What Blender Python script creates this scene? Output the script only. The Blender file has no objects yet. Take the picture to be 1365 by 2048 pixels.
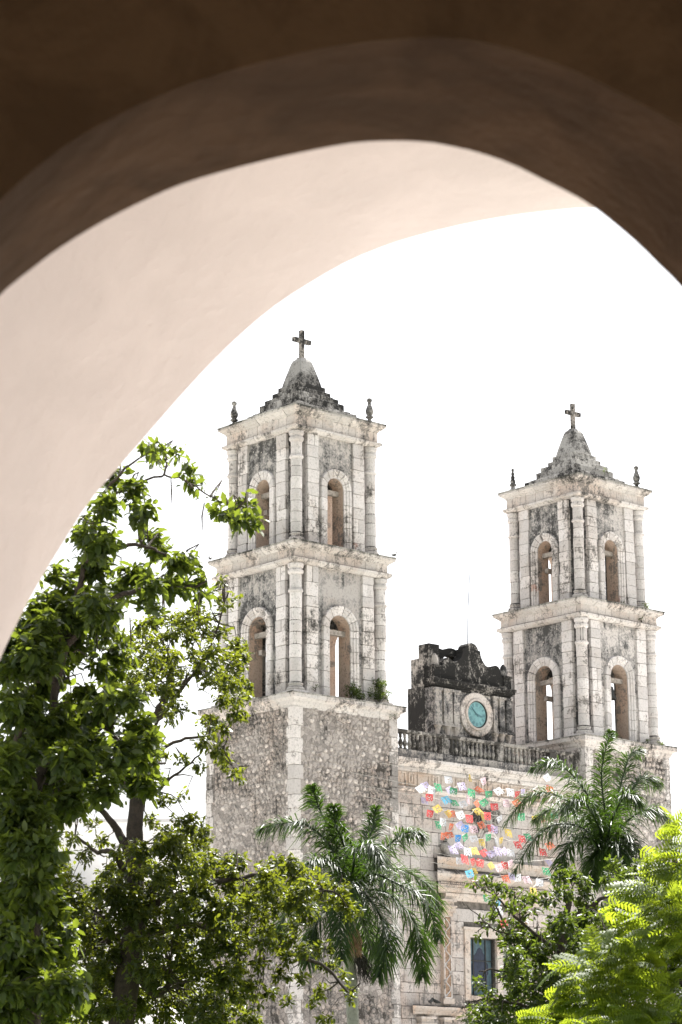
import bpy, math, random
import numpy as np
from mathutils import Vector, Matrix, noise as mnoise
R = math.radians
scene = bpy.context.scene
col = scene.collection
rnd = random.Random(7)
rng = np.random.default_rng(11)

# ------------------------------------------------------------------ camera
FPX, TH, ROLL = 5000.73, R(14.19), R(-.25)
CAMZ = 1.6
cam = bpy.data.cameras.new('camera'); camo = bpy.data.objects.new('camera', cam); col.objects.link(camo)
cam.sensor_fit = 'HORIZONTAL'; cam.sensor_width = 24; cam.lens = FPX / 1365 * 24
cam.clip_start = .1; cam.clip_end = 3000
F_ = Vector((0, math.cos(TH), math.sin(TH))); U0 = Vector((0, -math.sin(TH), math.cos(TH))); R0 = Vector((1, 0, 0))
Rt = R0 * math.cos(ROLL) + U0 * math.sin(ROLL); Up = U0 * math.cos(ROLL) - R0 * math.sin(ROLL)
camo.matrix_world = Matrix(((Rt.x, Up.x, -F_.x, 0), (Rt.y, Up.y, -F_.y, 0), (Rt.z, Up.z, -F_.z, CAMZ), (0, 0, 0, 1)))
cam.dof.use_dof = True; cam.dof.focus_distance = 88; cam.dof.aperture_fstop = 4.5
scene.camera = camo

# ------------------------------------------------------------------ light
SUN_AZ, SUN_EL = 22, 58          # azimuth from +Y towards +X
w = bpy.data.worlds.new('World'); scene.world = w; w.use_nodes = True
nt = w.node_tree; nt.nodes.clear()
sky = nt.nodes.new('ShaderNodeTexSky'); sky.sky_type = 'NISHITA'; sky.sun_disc = False
sky.sun_elevation = R(SUN_EL); sky.sun_rotation = R(SUN_AZ); sky.dust_density = 5; sky.air_density = 1.0; sky.ozone_density = 1.0
# hot hazy tropical sky: most of its blue is washed out
hs = nt.nodes.new('ShaderNodeHueSaturation'); hs.inputs['Saturation'].default_value = .25
bg = nt.nodes.new('ShaderNodeBackground'); bg.inputs[1].default_value = .10
wo = nt.nodes.new('ShaderNodeOutputWorld')
nt.links.new(sky.outputs[0], hs.inputs['Color']); nt.links.new(hs.outputs[0], bg.inputs[0]); nt.links.new(bg.outputs[0], wo.inputs[0])
sl = bpy.data.lights.new('sun', 'SUN'); sl.energy = 5; sl.angle = R(.53); sl.color = (1, .965, .92)
so = bpy.data.objects.new('sun', sl); col.objects.link(so)
sd = Vector((math.sin(R(SUN_AZ)) * math.cos(R(SUN_EL)), math.cos(R(SUN_AZ)) * math.cos(R(SUN_EL)), math.sin(R(SUN_EL))))
so.rotation_euler = sd.to_track_quat('Z', 'Y').to_euler(); so.location = (20, 20, 60)
scene.view_settings.view_transform = 'Standard'; scene.view_settings.look = 'None'
scene.view_settings.exposure = 1.62; scene.view_settings.gamma = 1
scene.cycles.max_bounces = 8; scene.cycles.diffuse_bounces = 5; scene.cycles.transparent_max_bounces = 8
scene.cycles.use_denoising = True

# ------------------------------------------------------------------ design helpers
def ray(px, py):
    u = px - 682.5; v = py - 1024; c, s = math.cos(ROLL), math.sin(ROLL)
    u, v = (u * c + v * s) / FPX, (-u * s + v * c) / FPX
    return Vector((u, math.cos(TH) + v * math.sin(TH), math.sin(TH) - v * math.cos(TH)))
def at(px, py, Y):
    """the point seen at photo position (px, py) that lies Y metres down the plaza"""
    d = ray(px, py); return Vector((0, 0, CAMZ)) + d * (Y / d.y)
def ppm(Y): return FPX / (Y * 1.03)

def link(o, parent=None):
    col.objects.link(o)
    if parent: o.parent = parent
    return o
def empty(name, loc=(0, 0, 0), rz=0, parent=None):
    o = bpy.data.objects.new(name, None); o.location = loc; o.rotation_euler = (0, 0, rz); o.empty_display_size = .3
    return link(o, parent)
def tag(o, label=None, cat=None, group=None, kind=None):
    if label: o['label'] = label
    if cat: o['category'] = cat
    if group: o['group'] = group
    if kind: o['kind'] = kind
    return o
def me(name, verts, faces, mat=None, smooth=False):
    m = bpy.data.meshes.new(name); m.from_pydata([tuple(v) for v in verts], [], faces)
    if mat: m.materials.append(mat)
    if smooth: m.polygons.foreach_set('use_smooth', [True] * len(m.polygons))
    m.update(); return m
def ob(name, mesh, parent=None, loc=(0, 0, 0), rot=(0, 0, 0), scale=(1, 1, 1)):
    o = bpy.data.objects.new(name, mesh); o.location = loc; o.rotation_euler = rot; o.scale = scale
    return link(o, parent)
def fastmesh(name, V, Fc, mat, rv=None, smooth=False):
    """V (N,3), Fc (M,k) arrays"""
    m = bpy.data.meshes.new(name); k = Fc.shape[1]; M = len(Fc)
    m.vertices.add(len(V)); m.vertices.foreach_set('co', V.astype(np.float32).ravel())
    m.loops.add(M * k); m.loops.foreach_set('vertex_index', Fc.astype(np.int32).ravel())
    m.polygons.add(M); m.polygons.foreach_set('loop_start', np.arange(0, M * k, k, dtype=np.int32))
    if smooth: m.polygons.foreach_set('use_smooth', np.ones(M, dtype=bool))
    m.update(calc_edges=True)
    if rv is not None:
        a = m.attributes.new('rv', 'FLOAT', 'FACE'); a.data.foreach_set('value', rv.astype(np.float32))
    m.materials.append(mat); return m
class MB:
    def __init__(s): s.v = []; s.f = []
    def add(s, v, f):
        n = len(s.v); s.v += [tuple(q) for q in v]; s.f += [tuple(i + n for i in q) for q in f]
    def box(s, x0, x1, y0, y1, z0, z1):
        s.add([(x0, y0, z0), (x1, y0, z0), (x1, y1, z0), (x0, y1, z0), (x0, y0, z1), (x1, y0, z1), (x1, y1, z1), (x0, y1, z1)],
              [(3, 2, 1, 0), (4, 5, 6, 7), (0, 1, 5, 4), (1, 2, 6, 5), (2, 3, 7, 6), (3, 0, 4, 7)])
    def lathe(s, prof, n=16, cx=0, cy=0, jit=0):
        v = []; f = []
        for r, z in prof:
            for i in range(n):
                a = 2 * math.pi * i / n; v.append((cx + r * math.cos(a), cy + r * math.sin(a), z))
        for j in range(len(prof) - 1):
            for i in range(n):
                k = (i + 1) % n; f.append((j * n + i, j * n + k, j * n + n + k, j * n + n + i))
        f.append(tuple(range(n))[::-1]); f.append(tuple(range((len(prof) - 1) * n, len(prof) * n)))
        s.add(v, f)
    def tube(s, pts, rad, n=7):
        pts = [Vector(p) for p in pts]; v = []; f = []; side = None
        for i, p in enumerate(pts):
            d = (pts[min(i + 1, len(pts) - 1)] - pts[max(i - 1, 0)]).normalized()
            if side is None: side = d.orthogonal().normalized()
            side = (side - d * side.dot(d)).normalized(); b = d.cross(side)
            r = rad[i] if hasattr(rad, '__len__') else rad
            for k in range(n):
                a = 2 * math.pi * k / n; v.append(p + side * (r * math.cos(a)) + b * (r * math.sin(a)))
        for i in range(len(pts) - 1):
            for k in range(n):
                q = (k + 1) % n; f.append((i * n + k, i * n + q, i * n + n + q, i * n + n + k))
        f.append(tuple(range(n))[::-1]); f.append(tuple(range((len(pts) - 1) * n, len(pts) * n)))
        s.add(v, f)
    def build(s, name, mat, parent=None, smooth=False, **k):
        return ob(name, me(name, s.v, s.f, mat, smooth), parent, **k)
def prism(pts, y0, y1):
    """polygon in (x, z) pushed from y0 to y1"""
    n = len(pts); v = [(x, y0, z) for x, z in pts] + [(x, y1, z) for x, z in pts]
    f = [tuple(range(n)), tuple(range(2 * n - 1, n - 1, -1))] + [(i, i + n, (i + 1) % n + n, (i + 1) % n) for i in range(n)]
    return v, f

# ------------------------------------------------------------------ materials
class NT:
    def __init__(s, name):
        s.m = bpy.data.materials.new(name); s.m.use_nodes = True; s.t = s.m.node_tree; s.t.nodes.clear()
        s.out = s.n('ShaderNodeOutputMaterial')
    def n(s, typ, **kw):
        o = s.t.nodes.new(typ)
        for k, v in kw.items(): setattr(o, k, v)
        return o
    def l(s, a, b): s.t.links.new(a, b)
    def put(s, inp, v):
        if hasattr(v, 'is_output') or isinstance(v, bpy.types.NodeSocket): s.l(v, inp)
        else: inp.default_value = v
    def math(s, op, a, b=0., clamp=False):
        o = s.n('ShaderNodeMath', operation=op, use_clamp=clamp); s.put(o.inputs[0], a); s.put(o.inputs[1], b); return o.outputs[0]
    def noise(s, vec, scale, detail=5, rough=.6, dist=0.):
        o = s.n('ShaderNodeTexNoise'); s.l(vec, o.inputs['Vector']); o.inputs['Scale'].default_value = scale
        o.inputs['Detail'].default_value = detail; o.inputs['Roughness'].default_value = rough; o.inputs['Distortion'].default_value = dist
        return o.outputs['Fac']
    def mapping(s, vec, scale=(1, 1, 1), loc=(0, 0, 0)):
        o = s.n('ShaderNodeMapping'); s.l(vec, o.inputs[0]); o.inputs['Scale'].default_value = scale; o.inputs['Location'].default_value = loc; return o.outputs[0]
    def rng(s, x, a, b, c=0., d=1.):
        o = s.n('ShaderNodeMapRange', interpolation_type='SMOOTHSTEP'); s.put(o.inputs[0], x)
        for i, q in enumerate((a, b, c, d)): o.inputs[i + 1].default_value = q
        return o.outputs[0]
    def mix(s, f, a, b, mode='MIX'):
        o = s.n('ShaderNodeMix', data_type='RGBA', blend_type=mode); s.put(o.inputs[0], f)
        for i, q in ((6, a), (7, b)):
            if isinstance(q, tuple) and len(q) == 3: q = q + (1,)
            s.put(o.inputs[i], q)
        return o.outputs[2]
    def vor(s, vec, scale, feature='F1', rand=1):
        o = s.n('ShaderNodeTexVoronoi', feature=feature); s.l(vec, o.inputs['Vector']); o.inputs['Scale'].default_value = scale
        o.inputs['Randomness'].default_value = rand; return o.outputs['Distance']
    def finish(s, colr, rough=.9, bump=None, bs=.4, bd=.03, spec=.2):
        p = s.n('ShaderNodeBsdfPrincipled'); s.put(p.inputs['Base Color'], colr); s.put(p.inputs['Roughness'], rough)
        p.inputs['Specular IOR Level'].default_value = spec
        if bump is not None:
            b = s.n('ShaderNodeBump'); b.inputs['Strength'].default_value = bs; b.inputs['Distance'].default_value = bd
            s.l(bump, b.inputs['Height']); s.l(b.outputs[0], p.inputs['Normal'])
        s.l(p.outputs[0], s.out.inputs[0]); s.bsdf = p
        return s.m
def stone(name, base=(.52, .48, .44), warm=(.50, .38, .29), grey=(.20, .19, .18), black=(.045, .043, .04), stain=.6, dark=.68,
          vary=.25, warmth=.35, specks=0., rust=.0, bump=.5, tops=.5, spots=(), streak=.5, loc=(0, 0, 0), cells=0):
    """weathered limestone: mottling, warm iron tint, grey lichen and black crust with shapes of their own"""
    s = NT(name); g = s.n('ShaderNodeNewGeometry'); P = s.mapping(g.outputs['Position'], loc=loc)
    oi = s.n('ShaderNodeObjectInfo')
    fine = s.noise(P, 13, 6, .7); mid = s.noise(P, 3.2, 6, .65, .4); low = s.noise(P, .55, 4, .6, .5)
    strk = s.noise(s.mapping(P, (4.5, 4.5, .35)), 1, 5, .65)
    c = s.mix(s.math('MULTIPLY', s.rng(low, .42, .68), warmth), base, warm)
    c = s.mix(s.math('MULTIPLY', s.rng(mid, .55, .75), .5 * warmth + .12), c, warm)
    if cells:
        w_ = s.n('ShaderNodeTexVoronoi'); s.l(s.mapping(P, (1, 1, 1.25)), w_.inputs['Vector']); w_.inputs['Scale'].default_value = cells
        e_ = s.vor(s.mapping(P, (1, 1, 1.25)), cells, 'DISTANCE_TO_EDGE'); sp_ = s.n('ShaderNodeSeparateColor'); s.l(w_.outputs['Color'], sp_.inputs[0])
        c = s.mix(1, c, s.rng(sp_.outputs[0], 0, 1, .68, 1.2), 'MULTIPLY')
        c = s.mix(s.math('MULTIPLY', s.rng(s.math('ADD', e_, s.math('MULTIPLY', s.math('SUBTRACT', fine, .5), .25)), 0, .1, 1, 0), s.rng(low, .35, .6, .25, .95)), c, (.10, .085, .075))
    # block to block difference
    c = s.mix(1, c, s.rng(oi.outputs['Random'], 0, 1, 1 - vary, 1.06), 'MULTIPLY')
    c = s.mix(s.math('MULTIPLY', s.rng(fine, .47, .68), .5), c, tuple(.4 * q for q in base)); c = s.mix(s.math('MULTIPLY', s.rng(s.vor(P, 9), .0, .16, 1, 0), .5), c, tuple(.3 * q for q in base))
    st = s.math('ADD', s.math('MULTIPLY', low, .42), s.math('ADD', s.math('MULTIPLY', mid, .33), s.math('MULTIPLY', strk, .25 * streak * 2)))
    st = s.math('ADD', st, s.math('MULTIPLY', s.math('SUBTRACT', fine, .5), .30))
    st = s.math('ADD', st, s.math('MULTIPLY', s.math('SUBTRACT', oi.outputs['Random'], .5), .05))
    st = s.math('ADD', s.math('MULTIPLY', s.math('SUBTRACT', st, .5), 1.7), .5)
    sep = s.n('ShaderNodeSeparateXYZ'); s.l(g.outputs['Normal'], sep.inputs[0])
    st = s.math('ADD', st, s.math('MULTIPLY', s.rng(sep.outputs[2], .35, .9), tops * .22))      # lichen grows on ledges
    for (x, y, z, r, k) in spots:
        d = s.n('ShaderNodeVectorMath', operation='DISTANCE'); 
        vm = s.n('ShaderNodeVectorMath', operation='MULTIPLY'); s.l(g.outputs['Position'], vm.inputs[0]); vm.inputs[1].default_value = (1, 1, k)
        s.l(vm.outputs[0], d.inputs[0]); d.inputs[1].default_value = (x, y, z * k)
        st = s.math('ADD', st, s.rng(d.outputs['Value'], r, 0, 0, .35))
    if specks:
        v = s.vor(s.mapping(P, (1, 1, 1)), 5.2); sp = s.rng(s.math('ADD', v, s.math('MULTIPLY', fine, .25)), .22, .36, 1, 0)
        sel = s.rng(s.noise(P, 2.1, 2), .46, .56)
        spm = s.math('MULTIPLY', s.math('MULTIPLY', sp, sel), specks)
        st = s.math('SUBTRACT', st, s.math('MULTIPLY', spm, .5))
    c = s.mix(s.rng(st, stain - .05, stain + .07, 0, .85), c, grey)
    c = s.mix(s.rng(st, dark - .03, dark + .05, 0, .9), c, black)
    if rust:
        c = s.mix(s.rng(s.noise(P, 1.3, 3, .5), .70, .74, 0, rust), c, (.33, .13, .07))
    hgt = s.math('ADD', fine, s.math('MULTIPLY', mid, 1.2))
    pit = s.vor(P, 22); hgt = s.math('ADD', hgt, s.math('MULTIPLY', s.rng(pit, .0, .3), .35))
    return s.finish(c, .95, hgt, bump, .04, .1)
def plain(name, c, rough=.8, var=.25, scale=6, bump=.3, metal=0, spec=.3):
    s = NT(name); g = s.n('ShaderNodeNewGeometry'); n = s.noise(g.outputs['Position'], scale, 6, .65)
    cc = s.mix(s.rng(n, .3, .7), tuple(q * (1 - var) for q in c), tuple(min(1, q * (1 + var)) for q in c))
    s.finish(cc, rough, n, bump, .02, spec); s.bsdf.inputs['Metallic'].default_value = metal; return s.m

# ------------------------------------------------------------------ shared block meshes (12 to 44 triangles each)
def block_mesh(name, mat, ch=.035, jit=.02, seed=0):
    r = random.Random(seed); v = []; idx = {}
    import itertools
    for sx, sy, sz in itertools.product((-1, 1), repeat=3):
        j = [r.uniform(-jit, jit) for _ in range(3)]
        for ax in range(3):
            p = [sx * .5, sy * .5, sz * .5]
            for b in range(3):
                if b != ax: p[b] -= (sx, sy, sz)[b] * ch
            idx[(sx, sy, sz, ax)] = len(v); v.append([p[i] + j[i] for i in range(3)])
    f = []
    def face(ids, nrm):
        a, b, c = (Vector(v[i]) for i in ids[:3])
        if (b - a).cross(c - b).dot(Vector(nrm)) < 0: ids = ids[::-1]
        f.append(tuple(ids))
    for ax in range(3):
        o = [i for i in range(3) if i != ax]
        for s in (-1, 1):
            ids = []
            for a, b in ((-1, -1), (1, -1), (1, 1), (-1, 1)):
                k = [0, 0, 0]; k[ax] = s; k[o[0]] = a; k[o[1]] = b; ids.append(idx[(*k, ax)])
            n = [0, 0, 0]; n[ax] = s; face(ids, n)
        for a in (-1, 1):
            for b in (-1, 1):
                k = [0, 0, 0]; k[o[0]] = a; k[o[1]] = b; k1 = list(k); k1[ax] = -1; k2 = list(k); k2[ax] = 1
                face([idx[(*k1, o[0])], idx[(*k2, o[0])], idx[(*k2, o[1])], idx[(*k1, o[1])]], k)
    for c in itertools.product((-1, 1), repeat=3): face([idx[(*c, a)] for a in range(3)], c)
    return me(name, v, f, mat)
def stone_lump(name, mat, seed, n=8):
    """rubble stone: an uneven rounded boss on a wall (its back is at y=0, it stands out to -y)"""
    r = random.Random(seed); v = []; f = []
    rad = [r.uniform(.36, .54) for _ in range(n)]
    for sc, y in ((1, .08), (.93, -.45), (.62, -.9)):
        for i in range(n):
            a = 2 * math.pi * i / n + .2; v.append((rad[i] * sc * math.cos(a), y + r.uniform(-.06, .06), rad[i] * sc * math.sin(a)))
    v.append((r.uniform(-.1, .1), -1, r.uniform(-.1, .1)))
    for j in range(2):
        for i in range(n):
            k = (i + 1) % n; f.append((j * n + i, j * n + k, j * n + n + k, j * n + n + i))
    for i in range(n): f.append((2 * n + i, 2 * n + (i + 1) % n, 3 * n))
    return me(name, v, f, mat, False)

M = {}
M['joint'] = plain('dirty_joint', (.13, .12, .11), .95, .5, 5)
M['block'] = stone('limestone_block', base=(.68, .655, .645), warm=(.60, .50, .43), stain=.60, dark=.70, vary=.2, warmth=.35, rust=.5)
M['drum'] = stone('column_stone', base=(.69, .665, .655), warm=(.60, .50, .44), stain=.62, dark=.74, vary=.2, warmth=.3)
M['trim'] = stone('cornice_stone', base=(.60, .575, .555), warm=(.58, .46, .38), stain=.55, dark=.66, vary=.15, warmth=.5, tops=1.3)
M['frieze'] = stone('frieze_stone', base=(.64, .60, .57), warm=(.62, .47, .38), stain=.60, dark=.72, vary=.14, warmth=.55, tops=0)
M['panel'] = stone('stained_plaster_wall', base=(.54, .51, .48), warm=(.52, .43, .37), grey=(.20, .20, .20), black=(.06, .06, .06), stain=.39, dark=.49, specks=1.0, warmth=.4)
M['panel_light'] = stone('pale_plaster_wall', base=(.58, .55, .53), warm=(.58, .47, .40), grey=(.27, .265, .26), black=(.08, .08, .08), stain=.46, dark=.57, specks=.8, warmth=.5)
M['inner'] = stone('peach_inner_plaster', base=(.52, .42, .35), warm=(.56, .36, .26), stain=.56, dark=.70, warmth=.6, vary=.05, tops=0)
M['roof'] = stone('lichen_roof_stone', base=(.52, .51, .49), warm=(.42, .39, .34), grey=(.15, .145, .14), black=(.03, .03, .03), stain=.455, dark=.545, tops=.2, vary=.3)
M['mortar'] = stone('rubble_mortar', base=(.50, .46, .43), warm=(.52, .41, .34), grey=(.19, .18, .17), black=(.05, .045, .04), stain=.50, dark=.58, warmth=.6, tops=0, bump=.9, cells=4.6,
                    spots=((-.15, 86.9, 14.9, .75, .6), (.02, 86.95, 13.3, .45, .5), (1.55, 88.6, 13.9, .55, .25), (-.9, 87.6, 15.6, .5, .5), (.6, 87.6, 12.6, .6, .4)))
M['rubble'] = stone('rubble_stone', base=(.60, .555, .52), warm=(.56, .44, .37), stain=.56, dark=.66, warmth=.6, vary=.4, tops=0,
                    spots=((-.15, 86.9, 14.9, .6, .6), (1.55, 88.6, 13.9, .4, .25)))
M['quoin'] = stone('quoin_stone', base=(.64, .61, .59), warm=(.56, .47, .40), stain=.535, dark=.72, warmth=.25, vary=.2)
M['ashlar'] = stone('facade_ashlar', base=(.53, .50, .48), warm=(.52, .41, .34), stain=.60, dark=.8, warmth=.6, vary=.2, tops=.3)
M['portal'] = stone('portal_stone', base=(.55, .50, .455), warm=(.56, .40, .29), stain=.59, dark=.70, warmth=.8, vary=.15, tops=1.2)
M['crust'] = stone('black_crusted_plaster', base=(.34, .32, .30), warm=(.30, .26, .22), grey=(.065, .063, .06), black=(.018, .018, .018), stain=.36, dark=.42, warmth=.2, vary=.1, tops=.6)
M['gabley'] = stone('half_black_gable_plaster', base=(.48, .45, .42), warm=(.5, .40, .33), grey=(.13, .13, .135), black=(.03, .03, .03), stain=.47, dark=.57, warmth=.3, vary=.2, tops=.6)
M['crustb'] = stone('dark_stained_buttress', base=(.42, .39, .36), warm=(.4, .33, .28), grey=(.10, .098, .095), black=(.028, .028, .028), stain=.40, dark=.47, warmth=.2, vary=.1, tops=.6)
M['coping'] = stone('lichen_coping', base=(.46, .45, .42), warm=(.40, .36, .30), grey=(.20, .195, .18), black=(.05, .05, .045), stain=.47, dark=.57, tops=.4, vary=.25)
M['clockring'] = stone('clock_surround_stone', base=(.56, .52, .49), warm=(.54, .40, .31), stain=.57, dark=.69, warmth=.45, vary=.05, tops=0)
M['baluster'] = stone('baluster_stone', base=(.48, .46, .43), warm=(.42, .36, .30), stain=.42, dark=.51, warmth=.3, vary=.35, tops=.8)
M['iron'] = plain('dark_bronze', (.03, .032, .03), .5, .3, 9)
M['wood'] = plain('grey_old_timber', (.33, .30, .27), .85, .35, 7)
M['metal'] = plain('galvanised_pole', (.30, .32, .36), .4, .1, 7, metal=.6)
M['clockface'] = plain('teal_clock_glass', (.17, .35, .37), .35, .18, 5, .1)
M['clockmark'] = plain('dark_teal_clock_marks', (.09, .19, .22), .4, .1)
M['carveground'] = plain('brown_carving_ground', (.27, .19, .135), .95, .4, 12)
M['teal'] = plain('teal_painted_wood', (.06, .10, .12), .6, .3, 4)
M['glass'] = plain('dark_leaded_glass', (.02, .028, .05), .15, .3, 6, .4, spec=.6)

BL = {k: [block_mesh('stone_block', M[k], seed=i) for i in range(5)] for k in ('block', 'frieze', 'quoin', 'ashlar', 'roof', 'portal', 'gabley')}
LUMP = [stone_lump('rubble_stone', M['rubble'], i) for i in range(9)]
def block(parent, kind, c, size, rz=0, name='stone_block', tilt=.006):
    return ob(name, rnd.choice(BL[kind]), parent, c, (rnd.uniform(-tilt, tilt), rnd.uniform(-tilt, tilt), rz + rnd.uniform(-tilt, tilt)), size)

def face_xy(k, u, d):
    x, y = u, -d
    for _ in range(k): x, y = y, -x
    return x, y
def splits(a, b, lo, hi):
    out = [a]; 
    while out[-1] < b - lo * .6:
        out.append(out[-1] + rnd.uniform(lo, hi))
    out[-1] = b
    return out

def sweep_side(prof, H, k, u0, u1, g0=.009):
    """moulding block on side k of a square ring; ends that reach the corner are mitred"""
    v = []
    for u, end in ((u0, -1), (u1, 1)):
        for o, z in prof:
            uu = end * (H + o) if abs(abs(u) - H) < 1e-6 else u - end * g0
            x, y = face_xy(k, uu, H + o); v.append((x, y, z))
    n = len(prof)
    f = [tuple(range(n)), tuple(range(2 * n - 1, n - 1, -1))] + [(i, i + n, (i + 1) % n + n, (i + 1) % n) for i in range(n)]
    # wind outward
    return v, [q[::-1] for q in f]
def ring(parent, name, piece, prof, H, mat, lo, hi, sides=(0, 1, 2, 3)):
    root = empty(name, parent=parent)
    for k in sides:
        cuts = splits(-H, H, lo, hi) if k < 2 else [-H, H]
        for a, b in zip(cuts, cuts[1:]):
            dz = rnd.uniform(-.008, .008)
            v, f = sweep_side([(o + rnd.uniform(-.008, .008) if o > 0 else o, z + dz) for o, z in prof], H, k, a, b)
            ob(piece, me(piece, v, f, mat), root)
    return root

def arch_panel(W, t, U, z0, z1, a, zs, n=14):
    """wall slab with an arched opening; front at y=-W"""
    mb = MB(); yo, yi = -W, -(W - t); P = []
    P.append((-a, z0)); P.append((-a, zs))
    for i in range(1, n): P.append((-a * math.cos(math.pi * i / n), zs + a * math.sin(math.pi * i / n)))
    P.append((a, zs)); P.append((a, z0))
    for y, flip in ((yo, 0), (yi, 1)):
        q = [((-U, y, z0), (-a, y, z0), (-a, y, z1), (-U, y, z1)), ((a, y, z0), (U, y, z0), (U, y, z1), (a, y, z1))]
        for (x0, c0), (x1, c1) in zip(P[1:-1], P[2:-1]): q.append(((x0, y, c0), (x1, y, c1), (x1, y, z1), (x0, y, z1)))
        for s in q: mb.add(s[::-1] if flip else s, [(0, 1, 2, 3)])
    for s in (-1, 1):
        s4 = [(s * U, yo, z0), (s * U, yi, z0), (s * U, yi, z1), (s * U, yo, z1)]; mb.add(s4 if s > 0 else s4[::-1], [(0, 1, 2, 3)])
    rv = MB()
    for (x0, c0), (x1, c1) in zip(P, P[1:]): rv.add([(x0, yo - .002, c0), (x1, yo - .002, c1), (x1, yi, c1), (x0, yi, c0)], [(3, 2, 1, 0)])
    return mb, rv
def surround_piece(W, a, zs, wd, s0, s1, kind, gap=.010):
    """moulded block of an arch surround: kind 'jamb' (side, z0, z1) or 'arc' (angles)"""
    prof = [(0, -.02), (0, .05), (.3, .05), (.34, .09), (.62, .09), (.66, .12), (.93, .12), (1, .07), (1, -.02)]
    prof = [(a + .004 + wd * q, d) for q, d in prof]; n = len(prof); v = []
    if kind == 'arc':
        m = 5
        for i in range(m):
            t = s0 + (s1 - s0) * i / (m - 1)
            if i == 0: t += gap / a
            if i == m - 1: t -= gap / a
            for r_, d in prof: v.append((r_ * math.cos(t), -(W + d), zs + r_ * math.sin(t)))
    else:
        side = kind; m = 2
        for z in (s0 + gap, s1 - gap):
            for r_, d in prof: v.append((side * r_, -(W + d), z))
    f = []
    for j in range(m - 1):
        for i in range(n): q = (i + 1) % n; f.append((j * n + i, j * n + q, j * n + n + q, j * n + n + i))
    f.append(tuple(range(n))[::-1]); f.append(tuple(range((m - 1) * n, m * n)))
    if kind == -1: f = [q[::-1] for q in f]
    return v, f

# ------------------------------------------------------------------ church frame (fitted to the photograph)
AZ = R(48.498); E1 = Vector((math.sin(AZ), math.cos(AZ), 0)); E2 = Vector((-math.cos(AZ), math.sin(AZ), 0))
C1 = Vector((-1.4574, 90, 0)); SEP = 14.8477; RZ = math.pi / 2 - AZ
DRUM = []
for i in range(5):
    mb = MB(); r = random.Random(i)
    mb.lathe([(.95, -.5), (1.0, -.46), (1.0 + r.uniform(-.015, .015), 0), (1.0, .46), (.95, .5)], 14); DRUM.append(me('drum', mb.v, mb.f, M['drum'], False))

def column(parent, x, y, z0, z1, r, zring):
    """z0 top of ledge, z1 underside of entablature"""
    o = empty('column', (x, y, 0), parent=parent); b = z0; c = z1
    mb = MB(); mb.box(-r * 1.45, r * 1.45, -r * 1.45, r * 1.45, b, b + .12); mb.build('plinth', M['drum'], o)
    mb = MB(); mb.lathe([(r * 1.4, b + .12), (r * 1.48, b + .17), (r * 1.4, b + .23), (r * 1.18, b + .26), (r * 1.12, b + .31), (r * 1.25, b + .34), (r * 1.25, b + .38), (r * 1.06, b + .42), (r * .9, b + .44)], 18); mb.build('base', M['trim'], o)
    mb = MB(); mb.lathe([(r * .9, zring - .03), (r * 1.18, zring - .01), (r * 1.26, zring + .05), (r * 1.14, zring + .08), (r * 1.12, zring + .11), (r * .9, zring + .12)], 18); mb.build('shaft_ring', M['drum'], o)
    mb = MB(); mb.lathe([(r * .9, c - .42), (r * 1.12, c - .40), (r * 1.27, c - .35), (r * 1.27, c - .26), (r * 1.1, c - .23), (r * 1.1, c - .17), (r * 1.27, c - .14), (r * 1.32, c - .03), (r * 1.2, c)], 18); mb.build('capital', M['drum'], o)
    mb = MB(); mb.lathe([(r * .93, b + .2), (r * .93, c - .2)], 12); mb.build('core', M['joint'], o)
    for a, bb in ((b + .43, zring - .015), (zring + .11, c - .41)):
        zz = splits(a, bb, .34, .5)
        for p, q in zip(zz, zz[1:]):
            ob('drum', rnd.choice(DRUM), o, (rnd.uniform(-.008, .008), rnd.uniform(-.008, .008), (p + q) / 2), (0, 0, rnd.uniform(0, 6)), (r * rnd.uniform(.97, 1.02), r * rnd.uniform(.97, 1.02), q - p - .014))
    return o

def pilaster(parent, k, u0, u1, d0, d1, z0, z1):
    mb = MB(); mb.box(u0 + .03, u1 - .03, -d1 + .03, -d0, z0, z1)
    o = mb.build('pilaster', M['joint'], parent, rot=(0, 0, -k * math.pi / 2))
    zz = splits(z0, z1, .38, .52)
    for a, b in zip(zz, zz[1:]):
        e0, e1 = rnd.uniform(-.02, .02), rnd.uniform(-.02, .02)
        if rnd.random() < .2:   # course made of two stones
            m = u0 + (u1 - u0) * rnd.uniform(.4, .65)
            for p, q in ((u0 + e0, m), (m, u1 + e1)): block(o, 'block', ((p + q) / 2, -(d0 + d1) / 2 - .01 + rnd.uniform(-.012, .012), (a + b) / 2), (q - p - .02, d1 - d0 + .02, b - a - .022))
        else:
            block(o, 'block', ((u0 + e0 + u1 + e1) / 2, -(d0 + d1) / 2 - .01 + rnd.uniform(-.012, .012), (a + b) / 2), (u1 + e1 - u0 - e0, d1 - d0 + .02, b - a - .022))
    return o

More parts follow.
